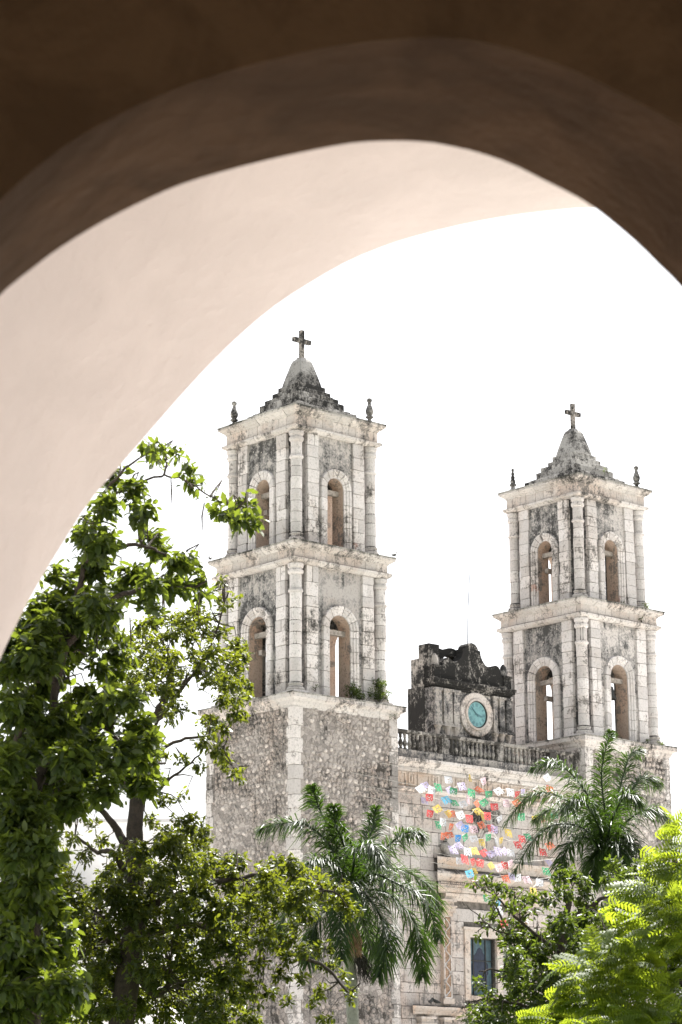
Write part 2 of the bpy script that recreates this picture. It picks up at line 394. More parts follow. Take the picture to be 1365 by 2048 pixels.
def storey(parent, z0, z1, W, t, U, a, zs, sw, pil, colc, colr, zring, mats):
    for k in range(4):
        mb, rv = arch_panel(W, t, U, z0, z1, a, zs)
        wl = mb.build('wall', M[mats[k]], parent, rot=(0, 0, -k * math.pi / 2))
        rv.build('reveal', M['inner'], wl)
        if k < 2:
            sur = empty('arch_surround', rz=-k * math.pi / 2, parent=parent)
            angs = [math.pi * q for q in (0, .15, .31, .44, .57, .71, .86, 1)]
            for p, q in zip(angs, angs[1:]):
                v, f = surround_piece(W + rnd.uniform(-.006, .01), a, zs, sw, p, q, 'arc'); ob('voussoir', me('voussoir', v, f, M['block']), sur)
            for s in (-1, 1):
                zz = splits(z0, zs, .4, .6)
                for p, q in zip(zz, zz[1:]):
                    v, f = surround_piece(W + rnd.uniform(-.006, .01), a, zs, sw, p, q, s); ob('jamb_block', me('jamb_block', v, f, M['block']), sur)
            for s in (-1, 1): pilaster(parent, k, min(s * pil[0], s * pil[1]), max(s * pil[0], s * pil[1]), W - .05, pil[2], z0, z1)
        else:
            for s in (-1, 1):
                mb = MB(); mb.box(min(s * pil[0], s * pil[1]), max(s * pil[0], s * pil[1]), -pil[2], -W + .05, z0, z1)
                mb.build('pilaster', M['block'], parent, rot=(0, 0, -k * math.pi / 2))
    for sx in (-1, 1):
        for sy in (-1, 1): column(parent, sx * colc, sy * colc, z0, z1, colr, zring)
    # weathered hardwood beams that carry the bells
    for (ax, zz, off) in ((0, zs - .1, -W + .32), (1, zs - .1, -W + .32), (0, zs - .75, .25)):
        mb = MB(); L = W - .3
        if ax == 0: mb.box(-L, L, off - .09, off + .09, zz - .08, zz + .1)
        else: mb.box(off - .09, off + .09, -L, L, zz - .1, zz + .08)
        mb.build('beam', M['wood'], parent)

def tower(cx, label, seed, rubble_lo):
    global rnd
    rnd = random.Random(seed)
    c = C1 + E1 * cx
    T = empty('bell_tower', (c.x, c.y, 0), RZ); tag(T, label, 'tower', 'twin bell towers of the church')
    # --- base with rubble masonry
    WB = 2.44
    mb = MB(); mb.box(-WB, WB, -WB, WB, 0, 16.5); base = mb.build('base_wall', M['mortar'], T)
    singles = []; rest = []
    for k in (0, 1):
        z = 16.4
        while z > 4.2:
            h = rnd.uniform(.16, .23); u = -WB + .42 + rnd.uniform(0, .1)
            dens = .95 if z > 13.4 else (.7 if z > 10.5 else .45)
            while u < WB - .4:
                s = rnd.choice((rnd.uniform(.10, .17), rnd.uniform(.16, .27)))
                pn = mnoise.noise((u * .55 + k * 9 + seed * 5, z * .8, 3.1)) + .4 * mnoise.noise((u * 2, z * 2.3, k))
                if rnd.random() < dens * min(1, max(.45, 1 + 1.6 * pn)):
                    zz = z + rnd.uniform(-.05, .05); x, y = face_xy(k, u + s / 2, WB - .004)
                    (singles if (z > rubble_lo) else rest).append((x, y, zz, k, s * rnd.uniform(.85, 1.05), h * rnd.uniform(.75, 1.02), rnd.uniform(.03, .06), rnd.randrange(9)))
                u += s + rnd.uniform(.0, .05)
            z -= h
    rnd.shuffle(singles); big = sorted(singles, key=lambda q: -q[4] * q[5]); rest += big[296:]; singles = big[:296]
    for x, y, z, k, sx, sz, d, i in singles:
        ob('rubble_stone', LUMP[i], base, (x, y, z), (0, rnd.uniform(-.5, .5), -k * math.pi / 2), (sx, d, sz))
    mb = MB()
    for x, y, z, k, sx, sz, d, i in rest:
        m_ = Matrix.Translation((x, y, z)) @ Matrix.Rotation(-k * math.pi / 2, 4, 'Z') @ Matrix.Rotation(rnd.uniform(-.5, .5), 4, 'Y') @ Matrix.Diagonal((sx, d, sz, 1))
        L = LUMP[i]; mb.add([m_ @ q.co for q in L.vertices], [tuple(p.vertices) for p in L.polygons])
    tag(mb.build('rubble_stones', M['rubble'], base), kind='stuff')
    for (sx, sy) in ((-1, -1), (1, -1), (-1, 1)):
        zz = splits(4.0, 16.5, .4, .56)
        for i, (p, q) in enumerate(zip(zz, zz[1:])):
            lx, ly = (.42, .34) if i % 2 else (.32, .44)
            pr = .025 + rnd.uniform(0, .012)
            block(base, 'quoin', (sx * (WB + pr - lx / 2), sy * (WB + pr - ly / 2), (p + q) / 2), (lx, ly, q - p - .015), name='quoin')
    ring(T, 'base_cornice', 'cornice_block', [(-.3, 16.45), (.02, 16.45), (.05, 16.56), (.10, 16.60), (.12, 16.70), (.21, 16.76), (.27, 16.79), (.27, 16.93), (.22, 16.96), (-.6, 17.0)], WB - .02, M['trim'], .7, 1.15)
    ring(T, 'coping', 'coping_stone', [(-.5, 16.93), (.25, 16.925), (.285, 16.94), (.28, 16.985), (-.5, 17.0)], WB - .02, M['coping'], .5, 1.2)
    mb = MB(); mb.box(-2.3, 2.3, -2.3, 2.3, 16.5, 16.99); mb.build('floor_slab', M['trim'], T)
    # --- lower storey
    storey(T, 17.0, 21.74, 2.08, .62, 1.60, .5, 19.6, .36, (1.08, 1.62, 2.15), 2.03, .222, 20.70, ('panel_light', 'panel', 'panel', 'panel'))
    ring(T, 'lower_moulding', 'moulding_block', [(-.5, 21.74), (-.02, 21.74), (.05, 21.78), (.11, 21.83), (.12, 21.92), (.04, 21.96), (-.5, 21.96)], 2.25, M['trim'], .7, 1.3)
    fr = ring(T, 'lower_frieze', 'frieze_block', [(-.5, 21.955), (0, 21.955), (0, 22.27), (-.5, 22.27)], 2.24, M['frieze'], .34, .6)
    ring(T, 'middle_cornice', 'cornice_block', [(-.5, 22.26), (.02, 22.26), (.06, 22.31), (.13, 22.35), (.2, 22.40), (.22, 22.42), (.22, 22.49), (-.6, 22.54)], 2.24, M['trim'], .6, 1.1)
    ring(T, 'coping', 'coping_stone', [(-.5, 22.48), (.2, 22.475), (.24, 22.49), (.235, 22.545), (-.5, 22.56)], 2.24, M['coping'], .4, 1.1)
    mb = MB(); mb.box(-2.1, 2.1, -2.1, 2.1, 21.78, 22.52); mb.build('floor_slab', M['inner'], T)
    # --- upper storey
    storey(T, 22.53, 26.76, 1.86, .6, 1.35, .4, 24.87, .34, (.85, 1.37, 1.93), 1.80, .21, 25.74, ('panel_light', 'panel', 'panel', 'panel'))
    ring(T, 'upper_moulding', 'moulding_block', [(-.5, 26.76), (-.02, 26.76), (.05, 26.80), (.12, 26.84), (.13, 26.93), (.04, 26.97), (-.5, 26.97)], 2.0, M['trim'], .6, 1.2)
    ring(T, 'upper_frieze', 'frieze_block', [(-.5, 26.965), (0, 26.965), (0, 27.35), (-.5, 27.35)], 2.0, M['frieze'], .32, .55)
    ring(T, 'top_cornice', 'cornice_block', [(-.5, 27.34), (.02, 27.34), (.05, 27.40), (.11, 27.43), (.17, 27.49), (.23, 27.53), (.23, 27.60), (-.6, 27.68)], 2.0, M['trim'], .55, 1.0)
    ring(T, 'coping', 'coping_stone', [(-.5, 27.59), (.21, 27.585), (.25, 27.60), (.245, 27.66), (-.5, 27.69)], 2.0, M['coping'], .4, 1.0)
    mb = MB(); mb.box(-1.85, 1.85, -1.85, 1.85, 26.8, 27.67); mb.build('ceiling_slab', M['inner'], T)
    # --- stepped roof
    roof = empty('stepped_roof', parent=T)
    lv = [(1.78, 27.66, 27.78), (1.46, 27.76, 28.06), (1.30, 28.0, 28.16), (1.13, 28.14, 28.46), (.99, 28.42, 28.68), (.78, 28.66, 28.92), (.64, 28.9, 29.16)]
    for hw, a, b in lv:
        for k in range(4):
            cuts = splits(-hw, hw - .3, .38, .75)
            for p, q in zip(cuts, cuts[1:]):
                x, y = face_xy(k, (p + q) / 2, hw - .15 + rnd.uniform(-.015, .015))
                block(roof, 'roof', (x, y, (a + b) / 2 + rnd.uniform(-.012, .012)), (q - p - .01, .3, b - a), -k * math.pi / 2, tilt=.02)
        mb = MB(); mb.box(-hw + .12, hw - .12, -hw + .12, hw - .12, a, b - .02); mb.build('roof_core', M['roof'], roof)
    mb = MB(); pr = [(.56, 29.10), (.53, 29.28), (.44, 29.62), (.345, 29.95), (.285, 30.15), (.23, 30.25), (.13, 30.32)]
    v = []; f = []
    for r_, z in pr:
        q = r_ * .07; v += [(-r_ + q, -r_, z), (r_ - q, -r_, z), (r_, -r_ + q, z), (r_, r_ - q, z), (r_ - q, r_, z), (-r_ + q, r_, z), (-r_, r_ - q, z), (-r_, -r_ + q, z)]
    for j in range(len(pr) - 1):
        for i in range(8): f.append((j * 8 + i, j * 8 + (i + 1) % 8, j * 8 + 8 + (i + 1) % 8, j * 8 + 8 + i))
    f.append(tuple(range(48, 56))); mb.add(v, f); mb.build('pyramid_cap', M['roof'], T)
    # --- cross
    mb = MB(); mb.box(-.078, .078, -.075, .075, 30.28, 31.44); mb.box(-.42, .42, -.072, .072, 30.95, 31.11); mb.box(-.16, .16, -.13, .13, 30.22, 30.34)
    cr = mb.build('cross', M['crustb'], T)
    # --- corner urn finials
    fp = [(.19, 27.66), (.2, 27.72), (.14, 27.78), (.08, 27.83), (.07, 27.90), (.15, 27.95), (.15, 27.99), (.08, 28.02), (.135, 28.1), (.155, 28.2), (.12, 28.33), (.07, 28.45), (.06, 28.54), (.1, 28.6), (.1, 28.66), (.05, 28.71)]
    for sx, sy in ((1, -1), (-1, 1), (1, 1)):
        mb = MB(); mb.box(-.2, .2, -.2, .2, 27.6, 27.68)
        g = fp
        if seed == 2 and sx == -1: g = [(.2, 27.66), (.19, 27.76), (.10, 27.84), (.08, 27.92), (.15, 27.97), (.15, 28.02), (.10, 28.05), (.115, 28.18), (.07, 28.24), (.09, 28.32), (.05, 28.4), (.075, 28.48), (.04, 28.55), (.06, 28.62), (.05, 28.70)]
        mb.lathe(g, 12); mb.build('finial', M['roof'], T, loc=(sx * 1.80, sy * 1.80, 0))
    return T
T1 = tower(0, 'nearer stone bell tower on the left, rubble base visible above the trees', 1, 11.2)
T2 = tower(SEP, 'farther stone bell tower on the right behind the taller palm', 2, 12.5)

# pigeons
def pigeon(x, y, z, rz, label):
    c = C1 + E1 * x + E2 * y + Vector((0, 0, z)); b = empty('pigeon', tuple(c), RZ + rz); tag(b, label, 'bird', 'birds resting on the church')
    m = MB(); m.tube([(-.2, 0, .07), (-.12, 0, .09), (-.04, 0, .11), (.05, 0, .14), (.1, 0, .19), (.115, 0, .235), (.145, 0, .235), (.17, 0, .225)], [.012, .035, .06, .062, .035, .028, .024, .004], 8)
    m.build('body', M['iron'], b, smooth=True)
    for s_ in (-1, 1):
        m = MB(); m.tube([(0, s_ * .02, .09), (.01, s_ * .02, 0)], .006, 4); m.build('leg', M['iron'], b)
        m = MB(); m.tube([(.06, s_ * .05, .15), (-.04, s_ * .06, .12), (-.17, s_ * .03, .085)], [.02, .028, .006], 6); m.build('wing', M['iron'], b)
pigeon(4.05, -2.36, 6.41, .4, 'dark pigeon on the ledge beside the carved portal, left one of the pair')
pigeon(4.30, -2.36, 6.41, 2.6, 'dark pigeon on the ledge beside the carved portal, right one of the pair')
pigeon(2.42, -2.42, 22.55, .2, 'small dark bird on the right corner of the middle ledge of the nearer tower')
pigeon(-2.4, 2.42, 22.55, .9, 'small dark bird on the left corner of the middle ledge of the nearer tower')
# bells
def bell(T, x, y, z, s, label):
    c = T.matrix_basis @ Vector((x, y, z))
    mb = MB(); mb.lathe([(.03 * s, 0), (.06 * s, -.05 * s), (.2 * s, -.1 * s), (.26 * s, -.3 * s), (.3 * s, -.55 * s), (.4 * s, -.75 * s), (.42 * s, -.8 * s), (.36 * s, -.8 * s), (.24 * s, -.5 * s), (.1 * s, -.2 * s)], 18)
    b = empty('bell', tuple(c), RZ); tag(b, label, 'bell')
    mb.build('bell_body', M['iron'], b, smooth=True)
    mb = MB(); mb.tube([(0, 0, -.1 * s), (0, 0, -.85 * s)], [.015, .03], 6); mb.build('clapper', M['iron'], b)
    mb = MB(); mb.tube([(-.06, 0, 0), (-.06, 0, .1), (.06, 0, .1), (.06, 0, 0)], .02, 6); mb.build('crown_loop', M['iron'], b)
bell(T2, -.12, -1.68, 19.32, .72, 'dark bell hanging in the lower right arch of the farther tower')
bell(T1, .0, .1, 24.02, .5, 'small bell hanging inside the upper arches of the nearer tower')

# ------------------------------------------------------------------ facade between the towers
rnd = random.Random(5)
FC = empty('church_facade', tuple(C1), RZ); tag(FC, 'pale ashlar church front wall between the two bell towers', 'facade')
X0, X1, FY = 2.40, SEP - 2.40, -2.1
wx0, wx1, wz0, wz1 = 6.28, 7.62, 6.83, 8.9            # window
mb = MB()
for (a, b, c, d) in ((X0, wx0, 0, 15.0), (wx1, X1, 0, 15.0), (wx0, wx1, 0, wz0), (wx0, wx1, wz1, 15.0)): mb.box(a, b, FY + .04, FY + .9, c, d)
wallo = mb.build('wall', M['joint'], FC)
# ashlar courses; the pieces that show largest are parts, the rest one mesh
one = []
z = 14.02
while z > 4.2:
    h = rnd.choice((.36, .40, .44, .48)); x = X0 + rnd.uniform(-.3, 0)
    while x < X1:
        l = rnd.uniform(.36, .85); a, b = max(x, X0 + .01), min(x + l, X1)
        cx_, cz_ = (a + b) / 2, z - h / 2
        hid = (4.7 < cx_ < 10.0 and 10.0 < cz_ < 11.6)
        if wz0 - .18 < cz_ + h / 2 and cz_ - h / 2 < wz1 + .3 and a < wx1 + .28 and b > wx0 - .28:      # courses butt against the window surround
            segs = [(a, min(b, wx0 - .28)), (max(a, wx1 + .28), b)]
        else: segs = [(a, b)]
        for a_, b_ in segs:
            if b_ - a_ > .05 and not hid: one.append(((a_ + b_) / 2, cz_, b_ - a_, h))
        x += l
    z -= h
one.sort(key=lambda q: (q[0] > 10.2, q[1] < 5.6))
for i, (cx_, cz_, l, h) in enumerate(one):
    d = rnd.uniform(-.012, .012)
    if i < 297: block(wallo, 'ashlar', (cx_, FY + .04 + d, cz_), (l - .024, .1, h - .024), tilt=.004, name='ashlar_block')
    elif i == 297: mbr = MB()
    if i >= 297: mbr.box(cx_ - l / 2 + .008, cx_ + l / 2 - .008, FY - .01 + d, FY + .05, cz_ - h / 2 + .008, cz_ + h / 2 - .008)
if len(one) > 297: tag(mbr.build('ashlar_blocks', M['ashlar'], wallo), kind='stuff')
def run(parent, name, prof, x0, x1, y, mat, piece, lo, hi, ends=0):
    """straight moulding along x; prof = (out, z)"""
    root = empty(name, parent=parent); cuts = splits(x0, x1, lo, hi); n = len(prof)
    for a, b in zip(cuts, cuts[1:]):
        dz = rnd.uniform(-.008, .008)
        v = [(a + .004 - (o if ends and a == x0 else 0), y - o, z + dz) for o, z in prof] + [(b - .004 + (o if ends and b == x1 else 0), y - o, z + dz) for o, z in prof]
        f = [tuple(range(n)), tuple(range(2 * n - 1, n - 1, -1))] + [(i, i + n, (i + 1) % n + n, (i + 1) % n) for i in range(n)]
        ob(piece, me(piece, v, [q[::-1] for q in f], mat), root)
    return root
run(FC, 'cornice', [(-.3, 14.9), (.03, 14.9), (.06, 14.97), (.12, 15.0), (.18, 15.06), (.28, 15.10), (.30, 15.12), (.30, 15.22), (-.5, 15.27)], X0, X1, FY, M['trim'], 'cornice_block', .8, 1.4)
run(FC, 'frieze_moulding', [(-.1, 14.02), (.02, 14.02), (.06, 14.07), (.10, 14.10), (.10, 14.17), (.03, 14.2), (-.1, 14.2)], X0, X1, FY, M['frieze'], 'moulding_block', .9, 1.5)
run(FC, 'top_moulding', [(-.1, 14.76), (.02, 14.76), (.06, 14.82), (.06, 14.9), (-.1, 14.9)], X0, X1, FY, M['trim'], 'moulding_block', .9, 1.5)
# frieze of sunk panels between raised frames
fz = MB(); fz.box(X0, X1, FY, FY + .1, 14.18, 14.78); fz = fz.build('frieze', M['portal'], FC)
x = X0 + .15; i = 0
while x < X1 - .4:
    wdt = .62 if i % 2 == 0 else .34
    mb = MB(); t = .06
    for (a, b, c, d) in ((x, x + wdt, 14.25, 14.25 + t), (x, x + wdt, 14.72 - t, 14.72), (x, x + t, 14.25 + t, 14.72 - t), (x + wdt - t, x + wdt, 14.25 + t, 14.72 - t)): mb.box(a, b, FY - .035, FY + .01, c, d)
    if i % 2: mb.box(x + .13, x + wdt - .13, FY - .05, FY + .01, 14.38, 14.59)
    mb.build('panel_frame', M['portal'], fz); x += wdt + .12; i += 1
# --- portal
PO = empty('portal', parent=FC)
YP = FY - .12
run(PO, 'upper_entablature', [(-.2, 11.30), (.06, 11.30), (.1, 11.36), (.1, 11.50), (.16, 11.56), (.22, 11.62), (.24, 11.72), (-.2, 11.76)], 4.6, 10.2, YP, M['portal'], 'entablature_block', .7, 1.2, 1)
run(PO, 'cornice', [(-.2, 10.86), (.06, 10.86), (.10, 10.92), (.20, 10.97), (.30, 11.02), (.32, 11.12), (.26, 11.2), (.08, 11.32), (-.2, 11.32)], 4.6, 10.2, YP, M['portal'], 'cornice_block', .7, 1.2, 1)
fr = run(PO, 'pulvinated_frieze', [(-.2, 10.44), (.04, 10.44), (.12, 10.5), (.17, 10.58), (.18, 10.66), (.16, 10.75), (.1, 10.82), (.04, 10.87), (-.2, 10.87)], 4.62, 10.18, YP, M['portal'], 'frieze_block', .8, 1.3, 1)
mb = MB()     # carved scales of the cushion frieze, too small to count
for r_ in range(4):
    zz = 10.49 + r_ * .09; out = (.13, .17, .17, .12)[r_]
    n = 56
    for i in range(n):
        x = 4.62 + (i + .5 * (r_ % 2)) * 5.56 / n
        mb.add([(x - .045, YP - out - .0, zz), (x + .045, YP - out, zz), (x + .03, YP - out - .035, zz + .07), (x - .03, YP - out - .035, zz + .07), (x, YP - out + .02, zz + .1)], [(0, 1, 2, 3), (3, 2, 4)])
tag(mb.build('frieze_scales', M['portal'], PO), kind='stuff')
run(PO, 'architrave', [(-.2, 10.2), (.03, 10.2), (.05, 10.3), (.09, 10.34), (.11, 10.4), (.11, 10.45), (-.2, 10.45)], 4.9, 9.9, YP, M['portal'], 'architrave_block', .8, 1.3, 0)
def portal_pilaster(xc, z0, z1, wd, name='portal_pilaster'):
    p = MB(); p.box(xc - wd / 2, xc + wd / 2, YP - .05, YP + .2, z0, z1)
    p.box(xc - wd / 2 - .06, xc + wd / 2 + .06, YP - .09, YP + .2, z0 - .04, z0 + .16)
    for (a, b, o) in ((z1 - .02, z1 + .12, .05), (z1 + .12, z1 + .3, .12), (z1 + .3, z1 + .36, .16), (z1 + .36, z1 + .5, .08), (z1 + .5, z1 + .58, .15)):
        p.box(xc - wd / 2 - o, xc + wd / 2 + o, YP - .05 - o, YP + .2, a, b)
    p = p.build(name, M['portal'], PO)
    # carved vine between raised edges
    f = MB(); e = wd / 2 - .03
    f.box(xc - e, xc - e + .03, YP - .075, YP - .04, z0 + .2, z1 - .04); f.box(xc + e - .03, xc + e, YP - .075, YP - .04, z0 + .2, z1 - .04)
    f.box(xc - e, xc + e, YP - .075, YP - .04, z0 + .17, z0 + .2); f.box(xc - e, xc + e, YP - .075, YP - .04, z1 - .04, z1 - .01)
    f.build('edge_fillet', M['block'], p)
    f = MB(); f.box(xc - e + .03, xc + e - .03, YP - .054, YP - .04, z0 + .2, z1 - .04); f.build('sunk_ground', M['carveground'], p)
    c = MB(); z = z0 + .24; pts = []; i = 0
    while z < z1 - .1: pts.append((xc + (e - .07) * math.sin(z * 11), YP - .06, z)); z += .035
    c.tube(pts, .024, 5)
    for j in range(0, len(pts), 8):
        x, y, z = pts[j]
        for s in (-1, 1):
            q = [(x + s * .0 + .06 * math.cos(a) * (1 - a / 9), y, z + .06 * math.sin(a) * (1 - a / 9)) for a in [k * .7 for k in range(8)]]
            c.tube(q, .02, 4)
    c.build('vine_carving', M['block'], p)
portal_pilaster(5.0, 6.5, 9.62, .42)
portal_pilaster(9.0, 6.5, 9.62, .42)
run(PO, 'lower_cornice', [(-.2, 6.06), (.04, 6.06), (.08, 6.14), (.16, 6.2), (.24, 6.26), (.26, 6.34), (-.2, 6.42)], 3.3, 10.7, YP, M['portal'], 'cornice_block', .8, 1.3, 1)
for xc in (3.9, 5.02, 9.0, 10.1): portal_pilaster(xc, 1.2, 5.4, .44)
urn = MB(); urn.lathe([(.2, 11.74), (.16, 11.8), (.08, 11.85), (.1, 11.95), (.19, 12.05), (.2, 12.16), (.12, 12.26), (.07, 12.32), (.1, 12.36), (.02, 12.44)], 12, 4.98, YP - .02); urn.build('urn_finial', M['baluster'], PO)
# --- carved relief high on the wall (plain scrollwork) and its round frame
em = MB()
for s in (-1, 1):
    for (cx_, cz_, rr) in ((.35, 13.5, .22), (.55, 13.25, .18), (.3, 13.05, .2), (.62, 13.55, .12), (.5, 12.85, .12)):
        em = MB(); em.tube([(7.2 + s * (cx_ + rr * (1 - a / 11) * math.cos(a)), FY - .07, cz_ + rr * (1 - a / 11) * math.sin(a)) for a in [k * .6 for k in range(14)]], .035, 6); em.build('carved_scroll', M['baluster'], FC)
em = MB()
v, f = prism([(7.2 + .3 * math.cos(a) * (1 if math.sin(a) > 0 else .9), 13.25 + .42 * math.sin(a)) for a in [2 * math.pi * k / 20 for k in range(20)]], FY - .1, FY); em.add(v, [q[::-1] for q in f])
em.build('carved_relief', M['baluster'], FC)
em = MB(); em.tube([(7.4 + .36 * math.cos(a), FY - .04, 12.42 + .44 * math.sin(a)) for a in [2 * math.pi * k / 28 for k in range(29)]], .07, 8); em.build('round_frame', M['block'], FC); em = MB()
em.tube([(7.4 + .5 * math.cos(a), FY - .02, 12.42 + .6 * math.sin(a)) for a in [2 * math.pi * k / 28 for k in range(29)]], .03, 8)
em.build('round_frame', M['block'], FC)
# plaque with three small bosses
mb = MB(); mb.box(5.26, 5.76, FY - .035, FY + .02, 8.5, 8.68)
for k in range(3): mb.box(5.42 + k * .09, 5.455 + k * .09, FY - .06, FY - .03, 8.575, 8.61)
mb.build('plaque', M['quoin'], FC)
# --- window
wf = MB()
for (a, b, c, d, o) in ((wx0 - .30, wx0 - .02, wz0 - .2, wz1 + .28, .07), (wx1 + .02, wx1 + .30, wz0 - .2, wz1 + .28, .07), (wx0 - .02, wx1 + .02, wz1 + .02, wz1 + .28, .07), (wx0 - .38, wx1 + .38, wz1 + .28, wz1 + .38, .13), (wx0 - .02, wx1 + .02, wz0 - .2, wz0 - .02, .09),
                        (wx0 - .12, wx0, wz0, wz1, .03), (wx1, wx1 + .12, wz0, wz1, .03)): wf.box(a, b, FY - o, FY + .3, c, d)
win = wf.build('window', M['portal'], FC)
g = MB(); g.box(wx0, wx1, FY + .2, FY + .22, wz0, wz1); g.build('pane', M['teal'], win)
g = MB()
for a in (wx0, wx0 + .33, wx1 - .38, wx1 - .05): g.box(a, a + .035, FY + .165, FY + .2, wz0, wz1)
for c in (wz0, wz0 + 1.25, wz1 - .04): g.box(wx0, wx1, FY + .16, FY + .198, c, c + .035)
g.build('glazing_bar', M['iron'], win)
fig = [(0, 0), (.36, 0), (.36, .55), (.42, .6), (.42, .95), (.30, 1.05), (.3, 1.25), (.16, 1.38), (.1, 1.5), (0, 1.56), (-.1, 1.5), (-.16, 1.38), (-.3, 1.25), (-.3, 1.05), (-.42, .95), (-.42, .6), (-.36, .55), (-.36, 0)]
v, f = prism([(6.98 + x, wz0 + .2 + z) for x, z in fig], FY + .19, FY + .199); ob('dark_glass_shape', me('dark_glass_shape', v, [q[::-1] for q in f], M['glass']), win)

# ------------------------------------------------------------------ balustrade
BA = empty('balustrade', tuple(C1), RZ); tag(BA, 'lichen-blackened stone balustrade on the roof edge between the towers', 'balustrade')
YB = -2.02
mb = MB(); cuts = splits(X0, X1, .25, .5)
plinth = MB(); plinth.box(X0, X1, YB - .12, YB + .12, 15.24, 15.55); plinth = plinth.build('plinth', M['crust'], BA)
for a, b in zip(cuts, cuts[1:]): block(plinth, 'gabley', ((a + b) / 2, YB - .03, 15.40), (b - a - .01, .26, .29))
run(BA, 'rail', [(-.14, 16.16), (.10, 16.16), (.14, 16.2), (.14, 16.28), (-.14, 16.3)], X0, X1, YB, M['baluster'], 'rail_block', .9, 1.5)
bp = MB(); bp.lathe([(.075, 0), (.075, .06), (.045, .08), (.07, .15), (.088, .22), (.075, .30), (.042, .40), (.04, .44), (.06, .46), (.06, .49), (.05, .52), (.07, .58), (.07, .62)], 9)
bpm = me('baluster', bp.v, bp.f, M['baluster'])
piers = [X0 + .12, 5.15, 8.05, 10.9, X1 - .12]
for p in piers[:]:
    mb = MB(); mb.box(p - .17, p + .17, YB - .13, YB + .13, 15.54, 16.17); mb.build('pier', M['baluster'], BA)
x = X0 + .4
while x < X1 - .3:
    if min(abs(x - p) for p in piers) > .24: ob('baluster', bpm, BA, (x, YB, 15.545), (rnd.uniform(-.02, .02), rnd.uniform(-.02, .02), rnd.uniform(0, 3)), (1, 1, 1))
    x += .215

# ------------------------------------------------------------------ clock gable
G = empty('clock_gable', tuple(C1), RZ); tag(G, 'black-stained baroque gable with a round clock on the church roof', 'gable')
GY = -1.45; GX = 7.28
mb = MB(); mb.box(5.22, 9.34, GY, GY + .45, 15.3, 18.2); mb.build('gable_wall', M['gabley'], G)
half = [(.0, 20.12), (.18, 20.08), (.30, 19.98), (.34, 19.87), (.45, 19.85), (.47, 19.68), (.56, 19.5), (.7, 19.35), (.88, 19.26), (1.02, 19.28), (1.12, 19.36), (1.28, 19.40), (1.42, 19.36), (1.5, 19.25), (1.56, 19.08), (1.66, 19.03), (1.78, 19.0), (1.80, 18.62), (1.80, 18.5)]
pts = [(GX - x, z) for x, z in half[::-1]] + [(GX + x, z) for x, z in half[1:]]
v, f = prism(pts, GY - .02, GY + .40); ob('crest', me('crest', v, [q[::-1] for q in f], M['crust']), G)
def box_mould(name, levels, mat):
    m_ = MB()
    for (o, a, b) in levels: m_.box(5.26 - o, 9.30 + o, GY - .06 - o, GY + .45, a, b)
    return m_.build(name, mat, G)
box_mould('cornice', [(.0, 18.16, 18.26), (.05, 18.26, 18.33), (.12, 18.33, 18.42), (.16, 18.42, 18.52)], M['crust'])
for xa in (5.22, 8.94):
    m_ = MB(); m_.box(xa, xa + .4, GY - .06, GY + .45, 18.5, 18.98); m_.box(xa - .05, xa + .45, GY - .11, GY + .5, 18.96, 19.04); m_.build('parapet_block', M['crust'], G)
for xc in (5.46, 9.12):
    m_ = MB(); m_.lathe([(.14, 19.03), (.16, 19.1), (.15, 19.25), (.11, 19.42), (.04, 19.52), (.02, 19.53)], 8, xc, GY + .15); m_.build('finial', M['gabley'], G)
for xa, xb in ((5.24, 5.58), (5.70, 6.14), (6.22, 6.52), (8.32, 8.52), (8.66, 8.90), (9.02, 9.32)):       # pilaster strips with caps and corbels
    m_ = MB(); m_.box(xa, xb, GY - .1, GY, 16.86, 18.08); m_.box(xa - .04, xb + .04, GY - .14, GY, 18.08, 18.17)
    m_.box(xa - .03, xb + .03, GY - .13, GY, 16.80, 16.88); m_.box(xa - .06, xb + .06, GY - .18, GY, 16.74, 16.80)
    pl = m_.build('pilaster', M['gabley'], G)
    xm = (xa + xb) / 2
    m_ = MB(); m_.lathe([(.02, 16.38), (.06, 16.42), (.09, 16.5), (.12, 16.62), (.17, 16.74)], 10, xm, GY - .02); m_.build('corbel', M['clockring'], pl)
# clock
CX, CZ = 7.43, 17.36
def disc(name, r0, r1, z0, z1, y0, y1, mat, parent, n=40, cx=None, ez=1.0):
    """ring between radii r0,r1 standing on the wall, front at y1"""
    v = []; f = []
    pr = [(r0, y0), (r0, y1), (r1 * .97, y1), (r1, y1 + .02), (r1, y0)] if r0 > 0 else [(0, y1), (r1, y1), (r1, y0)]
    for i in range(n):
        a = 2 * math.pi * i / n
        for r_, y in pr: v.append((CX + r_ * math.cos(a), y, CZ + ez * r_ * math.sin(a)))
    m = len(pr)
    for i in range(n):
        for j in range(m - 1): k = (i + 1) % n; f.append((i * m + j, k * m + j, k * m + j + 1, i * m + j + 1))
    return ob(name, me(name, v, f, mat), parent)
CLK = empty('clock', parent=G)
disc('stone_ring', .60, .87, 0, 0, GY, GY - .10, M['clockring'], CLK, ez=.97)
disc('inner_ring', .52, .62, 0, 0, GY, GY - .14, M['clockring'], CLK)
disc('rim', .49, .53, 0, 0, GY, GY - .11, M['iron'], CLK)
disc('clock_face', 0, .50, 0, 0, GY, GY - .07, M['clockface'], CLK)
disc('dial_ring', .47, .485, 0, 0, GY - .07, GY - .078, M['quoin'], CLK)
